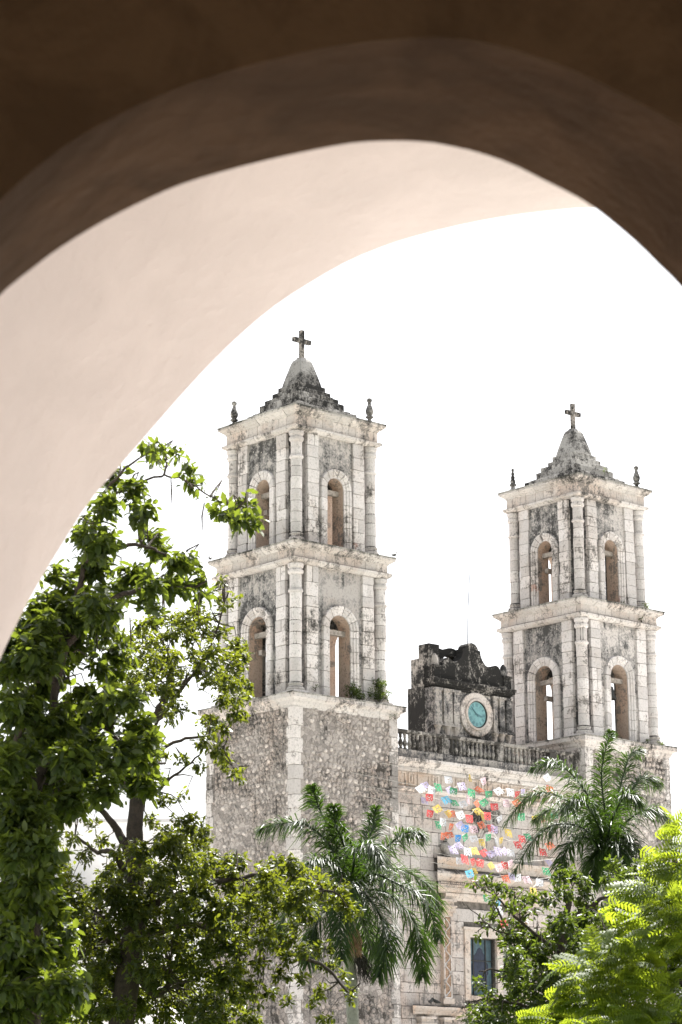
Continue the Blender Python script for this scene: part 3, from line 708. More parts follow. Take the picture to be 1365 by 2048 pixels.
for h in range(12):      # roman numerals as groups of radial bars
    a0 = R(90 - h * 30); nb = {0: 4, 1: 1, 2: 2, 3: 3, 4: 3, 5: 2, 6: 3, 7: 4, 8: 5, 9: 3, 10: 2, 11: 3}[h]
    m_ = MB()
    for j in range(nb):
        off = (j - (nb - 1) / 2) * .032
        c_, s_ = math.cos(a0), math.sin(a0); q = []
        for (r_, t_) in ((.30, off - .009), (.43, off - .011), (.43, off + .011), (.30, off + .009)): q.append((CX + r_ * c_ - t_ * s_, GY - .074, CZ + r_ * s_ + t_ * c_))
        m_.add(q, [(0, 1, 2, 3)])
    m_.build('numeral', M['clockmark'], CLK)
def hand(ang, L, wd, back=.1):
    c_, s_ = math.cos(ang), math.sin(ang); q = []
    for (r_, t_) in ((-back, -wd), (-back, wd), (L * .7, wd * 1.1), (L, 0), (L * .7, -wd * 1.1)): q.append((r_, t_))
    v = [(CX + r_ * c_ - t_ * s_, y, CZ + r_ * s_ + t_ * c_) for y in (GY - .098, GY - .085) for r_, t_ in q]
    f = [(4, 3, 2, 1, 0), (5, 6, 7, 8, 9)] + [(i, (i + 1) % 5, (i + 1) % 5 + 5, i + 5) for i in range(5)]
    ob('clock_hand', me('clock_hand', v, f, M['clockmark']), CLK)
hand(R(137), .42, .022); hand(R(-14), .33, .028)
# side and rear masonry that braces the gable
m_ = MB(); m_.box(5.20, 5.9, GY + .45, GY + .80, 15.3, 19.3); m_.box(5.24, 5.95, -.66, -.24, 15.3, 19.38); m_.box(5.26, 6.0, -.24, -.02, 15.3, 18.3); m_.build('buttress', M['crustb'], G)
m_ = MB(); m_.box(5.21, 5.75, GY + .18, -.7, 19.04, 19.88); m_.build('buttress_block', M['crust'], G)
v = []; arcs = [(.0, 1)]; N = 14; po = []
for i in range(N + 1): a = math.pi * (1 - i / N); po.append((6.62 + .70 * math.cos(a), 19.18 + .72 * math.sin(a)))
pi_ = [(6.55 + .48 * math.cos(math.pi * i / N), 19.2 + .40 * math.sin(math.pi * i / N)) for i in range(N + 1)]
v, f = prism([(5.75, 19.85), (6.2, 19.78)] + po[5:] + pi_ + [(5.75, 19.2)], GY + .42, -.72); ob('rear_arch', me('rear_arch', v, [q[::-1] for q in f], M['crust']), G)
m_ = MB(); m_.box(5.75, 9.0, -.72, -.55, 15.3, 19.5); m_.build('rear_wall', M['inner'], G)
m_ = MB(); m_.tube([(0, 0, 0), (.06, 0, 1.6), (.22, 0, 3.35)], [.022, .02, .014], 7); 
an = m_.build('antenna_mast', M['metal'], None, loc=C1 + E1 * 7.42 + E2 * -1.1 + Vector((0, 0, 20.0))); tag(an, 'thin metal lightning rod standing on top of the clock gable', 'mast')
an.rotation_euler.z = RZ
m_ = MB(); m_.box(2.3, SEP - 2.3, FY + .85, 7.2, 0, 15.2); m_.build('nave', M['mortar'], FC)

# ------------------------------------------------------------------ papel picado bunting
PAPER = {}
def paper(c):
    if c in PAPER: return PAPER[c]
    cols = dict(w=(.50, .52, .55), l=(.37, .34, .48), p=(.50, .38, .42), g=(.08, .29, .16), r=(.46, .09, .09), o=(.50, .16, .10), y=(.52, .40, .12), b=(.05, .18, .40), c=(.11, .31, .44))
    s = NT('tissue_paper_' + dict(w='white', l='lavender', p='pink', g='green', r='red', o='orange', y='yellow', b='blue', c='light_blue')[c])
    d = s.n('ShaderNodeBsdfDiffuse'); t = s.n('ShaderNodeBsdfTranslucent'); m_ = s.n('ShaderNodeMixShader'); m_.inputs[0].default_value = .55
    for q in (d, t): q.inputs['Color'].default_value = (*cols[c], 1)
    s.l(d.outputs[0], m_.inputs[1]); s.l(t.outputs[0], m_.inputs[2]); s.l(m_.outputs[0], s.out.inputs[0]); PAPER[c] = s.m; return s.m
FLAGM = {}
def flag_mesh(c, i):
    if (c, i) in FLAGM: return FLAGM[(c, i)]
    r = random.Random(i * 7 + 3); nx, nz = 8, 7; v = []; f = []; ph = r.uniform(0, 6)
    for b in range(nz + 1):
        for a in range(nx + 1):
            x = a / nx - .5; z = -b / nz
            v.append((x + (.28 + .2 * math.sin(ph)) * b / nz, .16 * (b / nz) * math.sin(3 * x + ph) + .12 * (b / nz) ** 2 * math.cos(ph), z * .95))
    holes = {(2, 2), (5, 2), (1, 4), (6, 4), (3, 3), (4, 3), (3, 5), (4, 5), (0, 6), (2, 6), (5, 6), (7, 6)} if i % 2 else {(1, 1), (6, 1), (3, 2), (4, 2), (2, 4), (5, 4), (1, 5), (6, 5), (1, 6), (3, 6), (4, 6), (6, 6)}
    for b in range(nz):
        for a in range(nx):
            if (a, b) not in holes: q = b * (nx + 1) + a; f.append((q, q + 1, q + nx + 2, q + nx + 1))
    FLAGM[(c, i)] = me('paper_flag', v, f, paper(c)); return FLAGM[(c, i)]
cordm = plain('bunting_cord', (.45, .43, .4), .8)
rows = [
 [(440,305,'w'),(605,290,'y'),(705,320,'p')],
 [(215,380,'w'),(255,355,'l'),(322,385,'w'),(360,362,'g'),(440,390,'l'),(485,395,'g'),(538,355,'l'),(620,405,'g'),(648,390,'o'),(750,418,'g'),(808,398,'w'),(912,400,'w'),(970,420,'r'),(1180,295,'w'),(1215,380,'o')],
 [(262,470,'l'),(300,440,'r'),(378,485,'p'),(412,462,'c'),(478,485,'g'),(545,495,'w'),(592,450,'p'),(650,495,'o'),(697,485,'g'),(790,512,'r'),(880,482,'p'),(948,488,'o'),(1010,405,'l')],
 [(310,562,'r'),(345,530,'y'),(430,568,'y'),(465,566,'o'),(525,575,'w'),(602,600,'r'),(648,550,'y'),(697,587,'y'),(740,580,'r'),(830,610,'w'),(995,585,'g'),(1102,605,'y'),(1147,600,'r'),(1245,582,'g')],
 [(362,648,'g'),(405,625,'w'),(472,665,'o'),(518,655,'l'),(573,672,'b'),(632,682,'p'),(682,652,'o'),(757,672,'r'),(795,680,'l'),(893,705,'y')],
 [(410,735,'o'),(445,728,'o'),(520,750,'b'),(568,748,'g'),(630,757,'w'),(692,780,'y'),(748,745,'g'),(800,770,'w'),(846,770,'y'),(960,800,'r'),(998,755,'r'),(1035,742,'g')],
 [(468,835,'l'),(505,812,'l'),(588,850,'w'),(630,845,'y'),(697,865,'r'),(752,875,'l'),(815,845,'l'),(855,855,'l'),(915,860,'w'),(1155,855,'r'),(1200,810,'o')],
 [(532,925,'w'),(565,905,'r'),(625,930,'r'),(655,942,'r'),(690,935,'r'),(755,965,'y'),(818,975,'p'),(870,955,'r'),(908,945,'p'),(1195,940,'l')],
 [(597,1018,'c'),(622,1005,'y'),(635,1090,'r'),(870,1055,'o'),(925,1045,'l'),(968,1048,'w'),(1028,1065,'p'),(1085,1152,'y'),(1137,1085,'w')],
 [(728,1208,'g'),(825,1235,'c'),(822,1290,'w'),(855,1395,'r'),(1180,1000,'g'),(1340,1390,'c')]]
lab = ['topmost string of paper flags below the balustrade, with one yellow and two pale flags', 'second string of paper flags from the top, green and white ones under the cornice', 'third string of paper flags from the top, with red, green and pink flags',
       'fourth string of paper flags from the top, with yellow beside red in its middle', 'string of paper flags with one bright blue flag beside a pale pink one', 'string of paper flags starting with two orange flags side by side',
       'string of mostly lavender paper flags above the red cluster', 'string of paper flags with three red flags bunched over the portal', 'second lowest string of paper flags, pale ones just above the dark tree', 'lowest string of paper flags, partly behind the dark green tree']
for i, row in enumerate(rows):
    Y = 84.5 - i * 1.1
    root = empty('bunting', tuple(at(780 + row[0][0] / 3.79, 1480 + row[0][1] / 3.79, Y))); base = root.location.copy()
    tag(root, lab[i], 'bunting', 'strings of cut paper flags across the church front'); sc = 14.4 / ppm(Y)
    tops = []
    for j, (fx, fy, c) in enumerate(sorted(row)):
        Yj = Y + (fx - 600) * .003 + rnd.uniform(-.3, .3)
        p = at(780 + fx / 3.79, 1480 + fy / 3.79 - 8, Yj) - base; tops.append(p)
        o = ob('paper_flag', flag_mesh(c, rnd.randrange(6)), root, p, (rnd.uniform(-.45, .25), rnd.uniform(-.5, .35), rnd.choice((0, 0, .2, -.3, .5, 1.15, -.9)) + rnd.uniform(-.2, .2)), (sc, sc, sc * 1.12))
        if j == 0: tag(o)
    mb = MB(); pp = [tops[0] + Vector((-2.2, 1.0, .6))]
    for p, q in zip(tops, tops[1:]): pp += [p, (p + q) / 2 - Vector((0, 0, .04))]
    pp += [tops[-1], tops[-1] + Vector((2.0, .6, .3))]
    mb.tube(pp, .009, 4); mb.build('cord', cordm, root)

# ------------------------------------------------------------------ vegetation
def leafmat(name, c0, c1, tr, trans=.4, rough=.42, spec=.5):
    s = NT(name); a = s.n('ShaderNodeAttribute'); a.attribute_name = 'rv'
    g = s.n('ShaderNodeNewGeometry'); n = s.noise(g.outputs['Position'], .9, 3)
    fct = s.math('ADD', s.math('MULTIPLY', a.outputs['Fac'], .7), s.math('MULTIPLY', n, .3), True)
    c = s.mix(fct, c0, c1)
    p = s.n('ShaderNodeBsdfPrincipled'); s.l(c, p.inputs['Base Color']); p.inputs['Roughness'].default_value = rough; p.inputs['Specular IOR Level'].default_value = spec
    t = s.n('ShaderNodeBsdfTranslucent'); s.l(s.mix(fct, tuple(q * .7 for q in tr), tr), t.inputs['Color'])
    m_ = s.n('ShaderNodeMixShader'); m_.inputs[0].default_value = trans
    s.l(p.outputs[0], m_.inputs[1]); s.l(t.outputs[0], m_.inputs[2]); s.l(m_.outputs[0], s.out.inputs[0]); return s.m
M['leafA'] = leafmat('broad_leaf', (.011, .022, .008), (.034, .052, .012), (.29, .37, .03), .32, .42, .24)
M['leafB'] = leafmat('small_leaf', (.010, .021, .008), (.036, .052, .013), (.32, .37, .025), .31, .42, .24)
M['leafC'] = leafmat('dark_leaf', (.011, .024, .009), (.034, .054, .013), (.20, .28, .025), .32, .42, .24)
M['leafD'] = leafmat('feathery_leaf', (.025, .05, .010), (.065, .10, .013), (.42, .52, .03), .47, .5, .3)
M['palm'] = leafmat('palm_leaflet', (.010, .022, .010), (.026, .048, .012), (.11, .21, .015), .26, .46, .32)
M['bark'] = stone('grey_brown_bark', base=(.085, .07, .058), warm=(.07, .052, .04), grey=(.045, .04, .035), black=(.02, .018, .016), stain=.55, dark=.66, bump=1)
M['palmtrunk'] = stone('grey_palm_trunk', base=(.36, .35, .33), warm=(.30, .28, .25), stain=.62, dark=.72, bump=.5)
M['pod'] = plain('brown_seed_pod', (.06, .045, .035), .7)

def rotmats(d, roll):
    """x axis along d, rolled"""
    d = d / np.linalg.norm(d, axis=1, keepdims=True); up = np.tile([0, 0, 1.], (len(d), 1)) + rng.normal(0, .05, (len(d), 3))
    s = np.cross(up, d); s /= np.linalg.norm(s, axis=1, keepdims=True); u = np.cross(d, s)
    c, q = np.cos(roll)[:, None], np.sin(roll)[:, None]
    return d, s * c + u * q, -s * q + u * c
LEAFT = np.array([(0, 0, 0), (.3, .26, .05), (.68, .25, .03), (1, 0, -.08), (.68, -.25, .03), (.3, -.26, .05)])
def leaves(pos, dirs, L, wid=1., roll=None):
    n = len(pos); roll = rng.normal(0, .6, n) if roll is None else roll
    a, b, c = rotmats(dirs, roll); L = np.asarray(L).reshape(-1, 1, 1) * np.ones((n, 1, 1))
    T = LEAFT * np.array([1, wid, 1])
    V = pos[:, None, :] + L * (T[None, :, 0:1] * a[:, None] + T[None, :, 1:2] * b[:, None] + T[None, :, 2:3] * c[:, None])
    i = (np.arange(n) * 6)[:, None]
    Fq = np.concatenate([i + np.array([0, 3, 2, 1]), i + np.array([0, 5, 4, 3])], 1).reshape(-1, 4)
    return V.reshape(-1, 3), Fq
def cluster_leaves(centres, radii, per, L, wid, rosette, flat=.75, droop=.35, spray=7):
    """leaves in whorls at twig ends spread through the shell and body of every clump"""
    P = []; D = []; Ls = []; RV = []
    for (c, r, n) in zip(centres, radii, per):
        k = max(3, int(n / spray)); u = rng.normal(size=(k, 3)); u /= np.linalg.norm(u, axis=1, keepdims=True)
        rr = rng.random(k) ** .45; tip = c + u * (rr * r)[:, None] * np.array([1, 1, flat])
        ax = u + np.array([0, 0, .5]) + rng.normal(0, .3, (k, 3)); ax /= np.linalg.norm(ax, axis=1, keepdims=True)
        for t, a_ in zip(tip, ax):
            m = spray + rng.integers(-2, 3); d = rng.normal(size=(m, 3)); d -= (d @ a_)[:, None] * a_ * .75; d /= np.linalg.norm(d, axis=1, keepdims=True)
            d = d + a_ * rosette; d[:, 2] -= droop
            off = rng.normal(0, .25 * L, (m, 3)) + a_ * rng.uniform(-.8, .2, (m, 1)) * L
            P.append(t + off); D.append(d); Ls.append(L * rng.uniform(.45, 1.25, m)); RV.append(np.clip(rng.normal(.45, .25) + rng.normal(0, .15, m), 0, 1))
    P = np.concatenate(P); D = np.concatenate(D); Ls = np.concatenate(Ls); RV = np.concatenate(RV)
    V, Fq = leaves(P, D, Ls, wid); return V, Fq, np.repeat(RV, 2)
def px_clusters(lst, Y, spread, ry=None):
    """(px,py,rpx) clumps set at differing distances round Y"""
    C = []; Rr = []
    for q in lst:
        dy = rng.uniform(-1, 1) * spread if len(q) < 4 else q[3]
        C.append(np.array(at(q[0], q[1], Y + dy))); Rr.append(q[2] / ppm(Y))
    return C, Rr
def fill(poly, r0, r1, step, gaps=()):
    """clump centres over an outline, leaving the gaps that show sky"""
    xs = [p[0] for p in poly]; ys = [p[1] for p in poly]; out = []
    def inside(x, y, P):
        c = False; j = len(P) - 1
        for i in range(len(P)):
            if (P[i][1] > y) != (P[j][1] > y) and x < (P[j][0] - P[i][0]) * (y - P[i][1]) / (P[j][1] - P[i][1]) + P[i][0]: c = not c
            j = i
        return c
    y = min(ys)
    while y < max(ys):
        x = min(xs)
        while x < max(xs):
            X = x + rng.uniform(-.5, .5) * step; Y = y + rng.uniform(-.5, .5) * step; r = rng.uniform(r0, r1)
            if inside(X, Y, poly) and not any((X - g[0]) ** 2 + (Y - g[1]) ** 2 < (g[2] + r * .45) ** 2 for g in gaps): out.append((X, Y, r))
            x += step
        y += step
    return out
def limb_path(pts, Y, r0, r1, sub=6, dy=None):
    P = [at(x, y, Y + (dy[i] if dy else 0)) for i, (x, y) in enumerate(pts)]; out = []
    for i in range(len(P) - 1):
        p0, p1, p2, p3 = P[max(i - 1, 0)], P[i], P[i + 1], P[min(i + 2, len(P) - 1)]
        for k in range(sub):
            t = k / sub; out.append(.5 * ((2 * p1) + (p2 - p0) * t + (2 * p0 - 5 * p1 + 4 * p2 - p3) * t * t + (3 * p1 - p0 - 3 * p2 + p3) * t ** 3))
    out.append(P[-1]); n = len(out)
    return [p + Vector(rng.normal(0, .012, 3)) for p in out], [r0 + (r1 - r0) * i / (n - 1) for i in range(n)]
def tree(name, label, Y, clumps, limbs, mat, L, wid, dens, spread, group=None, trunk_px=None, trunk_r=.25, rosette=.6, droop=.35, spray=7, flat=.8, twigs=True):
    base = at(trunk_px, 2290, Y); base.z = 0
    root = empty(name, tuple(base)); tag(root, label, 'tree', group)
    C, Rr = px_clusters(clumps, Y, spread)
    per = [max(24, int(dens * (r / L) ** 2)) for r in Rr]
    V, Fq, rv = cluster_leaves(C, Rr, per, L, wid, rosette, flat, droop, spray)
    b = np.array(base); ob('crown', fastmesh('crown', V - b, Fq, mat, rv), root)
    mb = MB(); ends = []
    tr = limbs[0]
    for i, (pts, r0, r1) in enumerate(limbs):
        dy = [0] * len(pts) if i == 0 else list(np.cumsum(rng.uniform(-.5, .5, len(pts))))
        path, rad = limb_path(pts, Y, r0, r1, dy=dy); path = [p - base for p in path]; ends += path[3:]
        if i == 0:
            path = [Vector((path[0].x * .6, path[0].y, 0))] + path; rad = [rad[0] * 1.25] + rad
            m0 = MB(); m0.tube(path, rad, 10); m0.build('trunk', M['bark'], root, smooth=True)
        else:
            m0 = MB(); m0.tube(path, rad, 8); m0.build('limb', M['bark'], root, smooth=True)
    if twigs and ends:
        E = np.array([tuple(p) for p in ends])
        for c in C:
            c = c - b; dd = np.linalg.norm((E - c) * np.array([1, .3, 1]), axis=1); p = E[int(np.argmin(dd))]
            mid = (p + c) / 2 + rng.normal(0, .12, 3) + np.array([0, 0, .1]); mb.tube([Vector(p), Vector((p + mid) / 2 + rng.normal(0, .04, 3)), Vector(mid), Vector(c)], [.016, .013, .009, .004], 5)
        tag(mb.build('twigs', M['bark'], root), kind='stuff')
    return root, C
# --- A: broad-leaved tree, nearest on the left, with long pods
A = [(235,955,26),(262,985,34),(285,1025,30),(205,1010,34),(175,1055,34),(195,1080,45),(190,1130,40),(120,1150,26),(298,900,16),(322,893,18),(318,915,14),(355,905,15),(378,930,16),(392,955,12),(382,965,9),
     (425,1000,10),(445,1015,20),(470,1035,24),(495,1015,20),(498,1040,22),(318,1095,30),(300,1075,22),(348,1125,32),(372,1120,24),(268,1150,32),(240,1175,34),(305,1165,30),(335,1175,24),(395,1165,20),(402,1185,18),(360,1165,26),
     (290,1195,20),(315,1215,9),(150,1185,46),(95,1205,42),(200,1215,45),(140,1240,50),(60,1250,40),(80,1290,50),(30,1320,45)]
A += fill([(0,1290),(90,1200),(230,1200),(240,1300),(270,1420),(310,1470),(330,1540),(250,1570),(200,1620),(90,1650),(60,1780),(40,1900),(0,2060)], 24, 48, 38, gaps=((150,1330,6),(210,1360,8),(120,1420,6),(235,1440,10)))
A += fill([(0,1640),(130,1640),(110,1780),(150,1900),(140,2060),(0,2060)], 26, 42, 34)
A += [(120,1450,50),(170,1500,50),(60,1500,55),(110,1560,45),(230,1520,36),(260,1560,24),(290,1510,30),(300,1475,22),(160,1600,30),(40,1620,50),(30,1700,48),(85,1680,30),(20,1800,50),(60,1850,40),(30,1930,50)]
treeA, CA = tree('broadleaf_tree', 'nearest tree on the left with large glossy leaves and hanging pods', 31, A,
    [([(60,2150),(70,1900),(60,1700),(90,1500),(130,1300),(170,1120),(205,990)], .10, .02), ([(90,1500),(180,1440),(260,1500),(330,1530)], .05, .015), ([(130,1300),(220,1200),(300,1180),(390,1175)], .05, .012),
     ([(170,1120),(260,1090),(310,1100),(350,1120)], .035, .01), ([(205,990),(250,940),(300,900)], .025, .008), ([(205,1000),(310,955),(360,958),(420,990),(470,1020)], .018, .007), ([(70,1420),(30,1500),(20,1700)], .05, .03)],
    M['leafA'], .155, .82, 85, 1.5, trunk_px=55, rosette=.5, droop=.55, spray=8)
pod = MB()
for (x, y, l) in ((342,955,58),(409,1005,56),(285,1042,34),(296,1035,48),(328,1170,72),(322,1165,60),(400,1180,50),(150,1175,60),(165,1180,50),(105,1230,70),(118,1225,60),(260,1235,60),(110,1440,90),(130,1445,60),(60,1300,80)):
    p = at(x, y, 31 + rnd.uniform(-.6, .2)); q = at(x + rnd.uniform(-4, 3), y + l, 31); m = (p + q) / 2 + Vector((rnd.uniform(-.02, .02), 0, 0))
    b_ = treeA.location; o = MB(); o.tube([p - b_, m - b_, q - b_], [.008, .011, .005], 6); o.build('seed_pod', M['pod'], treeA)
# --- B: small-leaved tree behind it with the visible trunk
gB = ((245,1210,22),(345,1480,20),(300,1400,8),(400,1400,30),(385,1440,22),(300,1585,40),(360,1560,26),(395,1620,18),(330,1620,25),(225,1610,22),(130,1680,35),(170,1655,30),(200,1720,15),(430,1600,25),(60,1720,20),(440,1700,12),(490,1850,20))
Bc = fill([(330,1220),(400,1230),(450,1280),(480,1340),(490,1420),(460,1450),(380,1470),(330,1430),(270,1400),(230,1330),(240,1260)], 14, 26, 26, gB)
Bc += [(425,1175,12),(445,1163,12),(470,1195,12),(452,1210,14),(430,1195,12),(475,1290,24),(490,1310,20),(470,1330,26),(455,1360,26),(485,1370,20),(495,1390,14),(440,1260,20),(420,1240,18),(395,1215,14),(350,1240,20),(380,1260,22),(440,1400,22),
       (430,1500,22),(450,1520,22),(470,1545,18),(482,1560,12),(410,1480,24),(440,1460,20),(370,1590,10),(330,1510,14),(400,1530,14)]
Bc += fill([(280,1690),(330,1640),(400,1620),(460,1660),(480,1700),(490,1760),(470,1850),(520,2060),(0,2060),(60,1900),(90,1780),(180,1740)], 20, 38, 29, gB)
Bc += [(140,1600,14),(165,1625,16),(120,1640,16),(185,1650,14),(205,1680,16),(150,1680,16),(235,1560,16),(215,1585,14),(110,1690,20),(170,1710,20),(230,1700,14),(310,1540,12),(290,1560,12),(320,1600,14),(350,1600,12),(300,1640,18),(215,1745,18),(130,1730,20)]
Bc += [(280,1250,18),(310,1290,20),(260,1320,20),(300,1345,20),(345,1310,20),(290,1380,20),(250,1380,18),(270,1450,18),(240,1480,18),(260,1500,16),(225,1530,16),(340,1440,14),(365,1520,14)]
Bc += fill([(500,1760),(560,1715),(620,1730),(680,1770),(712,1800),(700,1830),(620,1820),(580,1900),(500,1900),(470,1850)], 16, 28, 24, ((560,1850,12),))
Bc += [(640,1900,22),(610,1900,20),(575,1910,24),(660,1930,22),(690,1950,16),(700,1975,14),(705,2000,12),(560,1950,22),(600,1960,16),(630,2005,14),(650,2035,14),(575,2000,14),(540,1990,20),(640,1980,18),(480,1930,22),(520,1930,22),(450,2010,20),(510,2010,12)]
treeB, CB = tree('small_leaved_tree', 'small-leaved tree with dark visible trunk, spreading in front of the nearer tower', 46, Bc,
    [([(235,2150),(250,2000),(268,1850),(268,1760),(270,1690),(272,1620),(285,1520),(305,1450),(330,1400),(345,1330)], .25, .05), ([(262,1720),(240,1670),(200,1620),(135,1590)], .10, .03), ([(250,1740),(225,1705),(190,1702),(150,1670)], .07, .02),
     ([(275,1600),(310,1585),(340,1560),(400,1510)], .05, .015), ([(265,1930),(310,1990),(340,1960),(330,1900)], .09, .03), ([(268,1830),(350,1790),(450,1760),(560,1750),(680,1790)], .08, .02), ([(268,1880),(380,1850),(500,1880),(640,1930),(700,1990)], .07, .02),
     ([(315,1440),(370,1370),(420,1300),(450,1200)], .05, .01), ([(255,1800),(215,1830),(180,1870)], .06, .02), ([(290,1520),(360,1480),(430,1480),(470,1540)], .04, .01), ([(260,1860),(180,1900),(100,1920)], .06, .02)],
    M['leafB'], .125, .75, 46, 2.2, trunk_px=240, rosette=.6, droop=.45, spray=8)
# --- C: dark tree right of the portal
gC = ((985,1930,24),(960,1965,26),(965,1900,24),(990,1880,14),(1000,1900,12),(1075,1845,14),(950,1850,12))
Cc = [(955,1770,14),(975,1762,16),(995,1775,18),(1020,1785,18),(1045,1800,18),(1065,1795,16),(1030,1815,16),(990,1800,14),(1060,1825,14),(985,1830,14),(965,1840,10),(975,1855,8),(995,1860,14),(1010,1880,14),(960,1870,10),
      (1120,1755,22),(1140,1745,22),(1160,1765,24),(1130,1790,26),(1165,1800,28),(1100,1800,24),(1190,1820,26),(1150,1840,28),(1110,1850,26),(1200,1860,28),(1235,1730,20),(1260,1750,26),(1290,1760,28),(1320,1790,26),(1240,1780,20),(1290,1730,18),(1210,1755,16),
      (955,1960,12),(968,1975,12),(985,1985,12),(950,2015,14),(935,2030,12),(975,2020,18)]
Cc += fill([(1030,1850),(1090,1820),(1220,1830),(1250,1900),(1240,1960),(1150,2060),(930,2060),(960,2010),(1005,1980),(1010,1910)], 20, 32, 27, gC)
treeC, CC = tree('dark_leafy_tree', 'dark green leafy tree at lower right in front of the church window', 50, Cc,
    [([(1110,2150),(1110,2040),(1115,1950),(1130,1860),(1140,1790)], .2, .05), ([(1115,1950),(1060,1900),(1010,1850),(985,1790)], .05, .012), ([(1112,2000),(1050,1960),(990,1940),(960,1945)], .04, .01), ([(1110,2040),(1040,2010),(980,2000),(930,2005)], .04, .01),
     ([(1130,1860),(1200,1800),(1280,1770)], .06, .02), ([(1040,1880),(990,1860),(955,1830),(925,1805)], .02, .006), ([(1115,1900),(1050,1850),(1000,1800),(960,1775)], .04, .01)],
    M['leafC'], .135, .72, 44, 1.8, trunk_px=1110, rosette=.6, droop=.45, spray=8)
# --- D: flamboyant with bright feathery leaves, near on the right
def feather(n_pin=9):
    """one bipinnate leaf along +x, length 1: a rachis with paired drooping pinnae"""
    V = []; Fq = []
    for i in range(n_pin):
        t = .10 + .90 * i / (n_pin - 1); pl = .30 * math.sin(math.pi * (.20 + .68 * t)) + .03
        for s in (-1, 1):
            b_ = np.array([t, 0, -.25 * t * t]); dr = np.array([.40, s, .12]); dr /= np.linalg.norm(dr); hw = np.array([.036, -s * .012, 0]); k = len(V)
            p1 = b_ + dr * pl * .5; p2 = b_ + dr * pl + np.array([0, 0, -.35 * pl]); p1[2] -= .03 * pl
            V += [b_ - hw * .6, b_ + hw * .6, p1 + hw, p1 - hw, p2 + hw * .5, p2 - hw * .5]; Fq += [(k, k + 1, k + 2, k + 3), (k + 3, k + 2, k + 4, k + 5)]
    k = len(V)
    V += [np.array(p) for p in ((0, -.008, 0), (0, .008, 0), (1, .004, -.25), (1, -.004, -.25))]; Fq.append((k, k + 1, k + 2, k + 3))
    return np.array(V, float), np.array(Fq)
FT, FF = feather()
def feather_crown(C, Rr, per, L):
    Vs = []; Fs = []; rv = []; n0 = 0
    for c, r, n in zip(C, Rr, per):
        main = rng.normal(size=3) * np.array([1, .6, .2]); main[0] -= .5; main /= np.linalg.norm(main)
        P = c + rng.normal(size=(n, 3)) * r * np.array([.5, .5, .35])
        D = main * .9 + rng.normal(0, .45, (n, 3)) * np.array([1, 1, .35]) + np.array([0, 0, .12])
        a, b, u = rotmats(D, rng.normal(-.5, .5, n)); Ls = L * rng.uniform(.7, 1.15, n)
        V = P[:, None] + Ls[:, None, None] * ((FT[None, :, 0:1] - .4) * a[:, None] + FT[None, :, 1:2] * b[:, None] + FT[None, :, 2:3] * u[:, None])
        m = len(FT); idx = (np.arange(n) * m)[:, None, None] + FF[None]
        Vs.append(V.reshape(-1, 3)); Fs.append(idx.reshape(-1, 4) + n0); n0 += n * m
        rv.append(np.repeat(np.clip(rng.normal(rng.uniform(.2, .8), .22, n), 0, 1), len(FF)))
    return np.concatenate(Vs), np.concatenate(Fs), np.concatenate(rv)
Dc = [(1330,1680,24),(1355,1650,20),(1350,1700,26),(1300,1720,20),(1320,1740,24),(1280,1775,16),(1260,1785,14),(1350,1760,28),(1250,1835,22),(1230,1820,14),(1280,1830,24),(1310,1800,24),(1350,1820,28),
      (1250,1880,22),(1290,1880,28),(1330,1890,28),(1360,1880,24),(1180,1905,24),(1155,1930,24),(1135,1960,20),(1200,1930,22),(1240,1930,26),(1170,1965,22),(1120,1990,16),(1110,2010,14),(1220,1985,28),(1270,1960,28),(1310,1960,28),(1350,1960,28),
      (1080,2030,20),(1060,2040,18),(1110,2035,20),(1160,2010,22),(1150,2045,24),(1200,2035,28),(1250,2030,28),(1300,2030,28),(1350,2030,28),(1300,1920,24),(1240,2060,30),(1330,2060,30)]
Dc += fill([(1260,1800),(1380,1680),(1420,1800),(1420,2080),(1120,2080),(1160,1960)], 18, 28, 34)
base = at(1420, 2290, 34); base.z = 0
treeD = empty('flamboyant_tree', tuple(base)); tag(treeD, 'bright lime green tree with feathery leaves at the lower right edge', 'tree')
C_, R_ = px_clusters(Dc, 34, 1.2)
V, Fq, rv = feather_crown(C_, R_, [9] * len(C_), .40)
ob('crown', fastmesh('crown', V - np.array(base), Fq, M['leafD'], rv), treeD)
C2, R2 = px_clusters(fill([(1240,1800),(1300,1740),(1400,1720),(1420,2080),(1140,2080),(1180,1970)], 20, 32, 36), 35.8, .5)
V, Fq, rv = cluster_leaves(C2, R2, [130] * len(C2), .13, .6, .6, .8, .45, 7); ob('inner_foliage', fastmesh('inner_foliage', V - np.array(base), Fq, M['leafC'], rv), treeD)
for i, (pts, r0, r1) in enumerate([([(1430,2200),(1420,2000),(1390,1850),(1350,1720)], .14, .04), ([(1420,2020),(1330,1940),(1240,1900),(1180,1920)], .05, .012), ([(1425,2080),(1300,2040),(1200,2010),(1100,2030)], .05, .012), ([(1400,1880),(1330,1830),(1260,1830)], .04, .01)]):
    path, rad = limb_path(pts, 34.4, r0, r1); path = [p - Vector(base) for p in path]
    m0 = MB(); 
    if i == 0: path = [Vector((path[0].x, path[0].y, 0))] + path; rad = [r0 * 1.2] + rad
    m0.tube(path, rad, 8); m0.build('trunk' if i == 0 else 'limb', M['bark'], treeD, smooth=True)

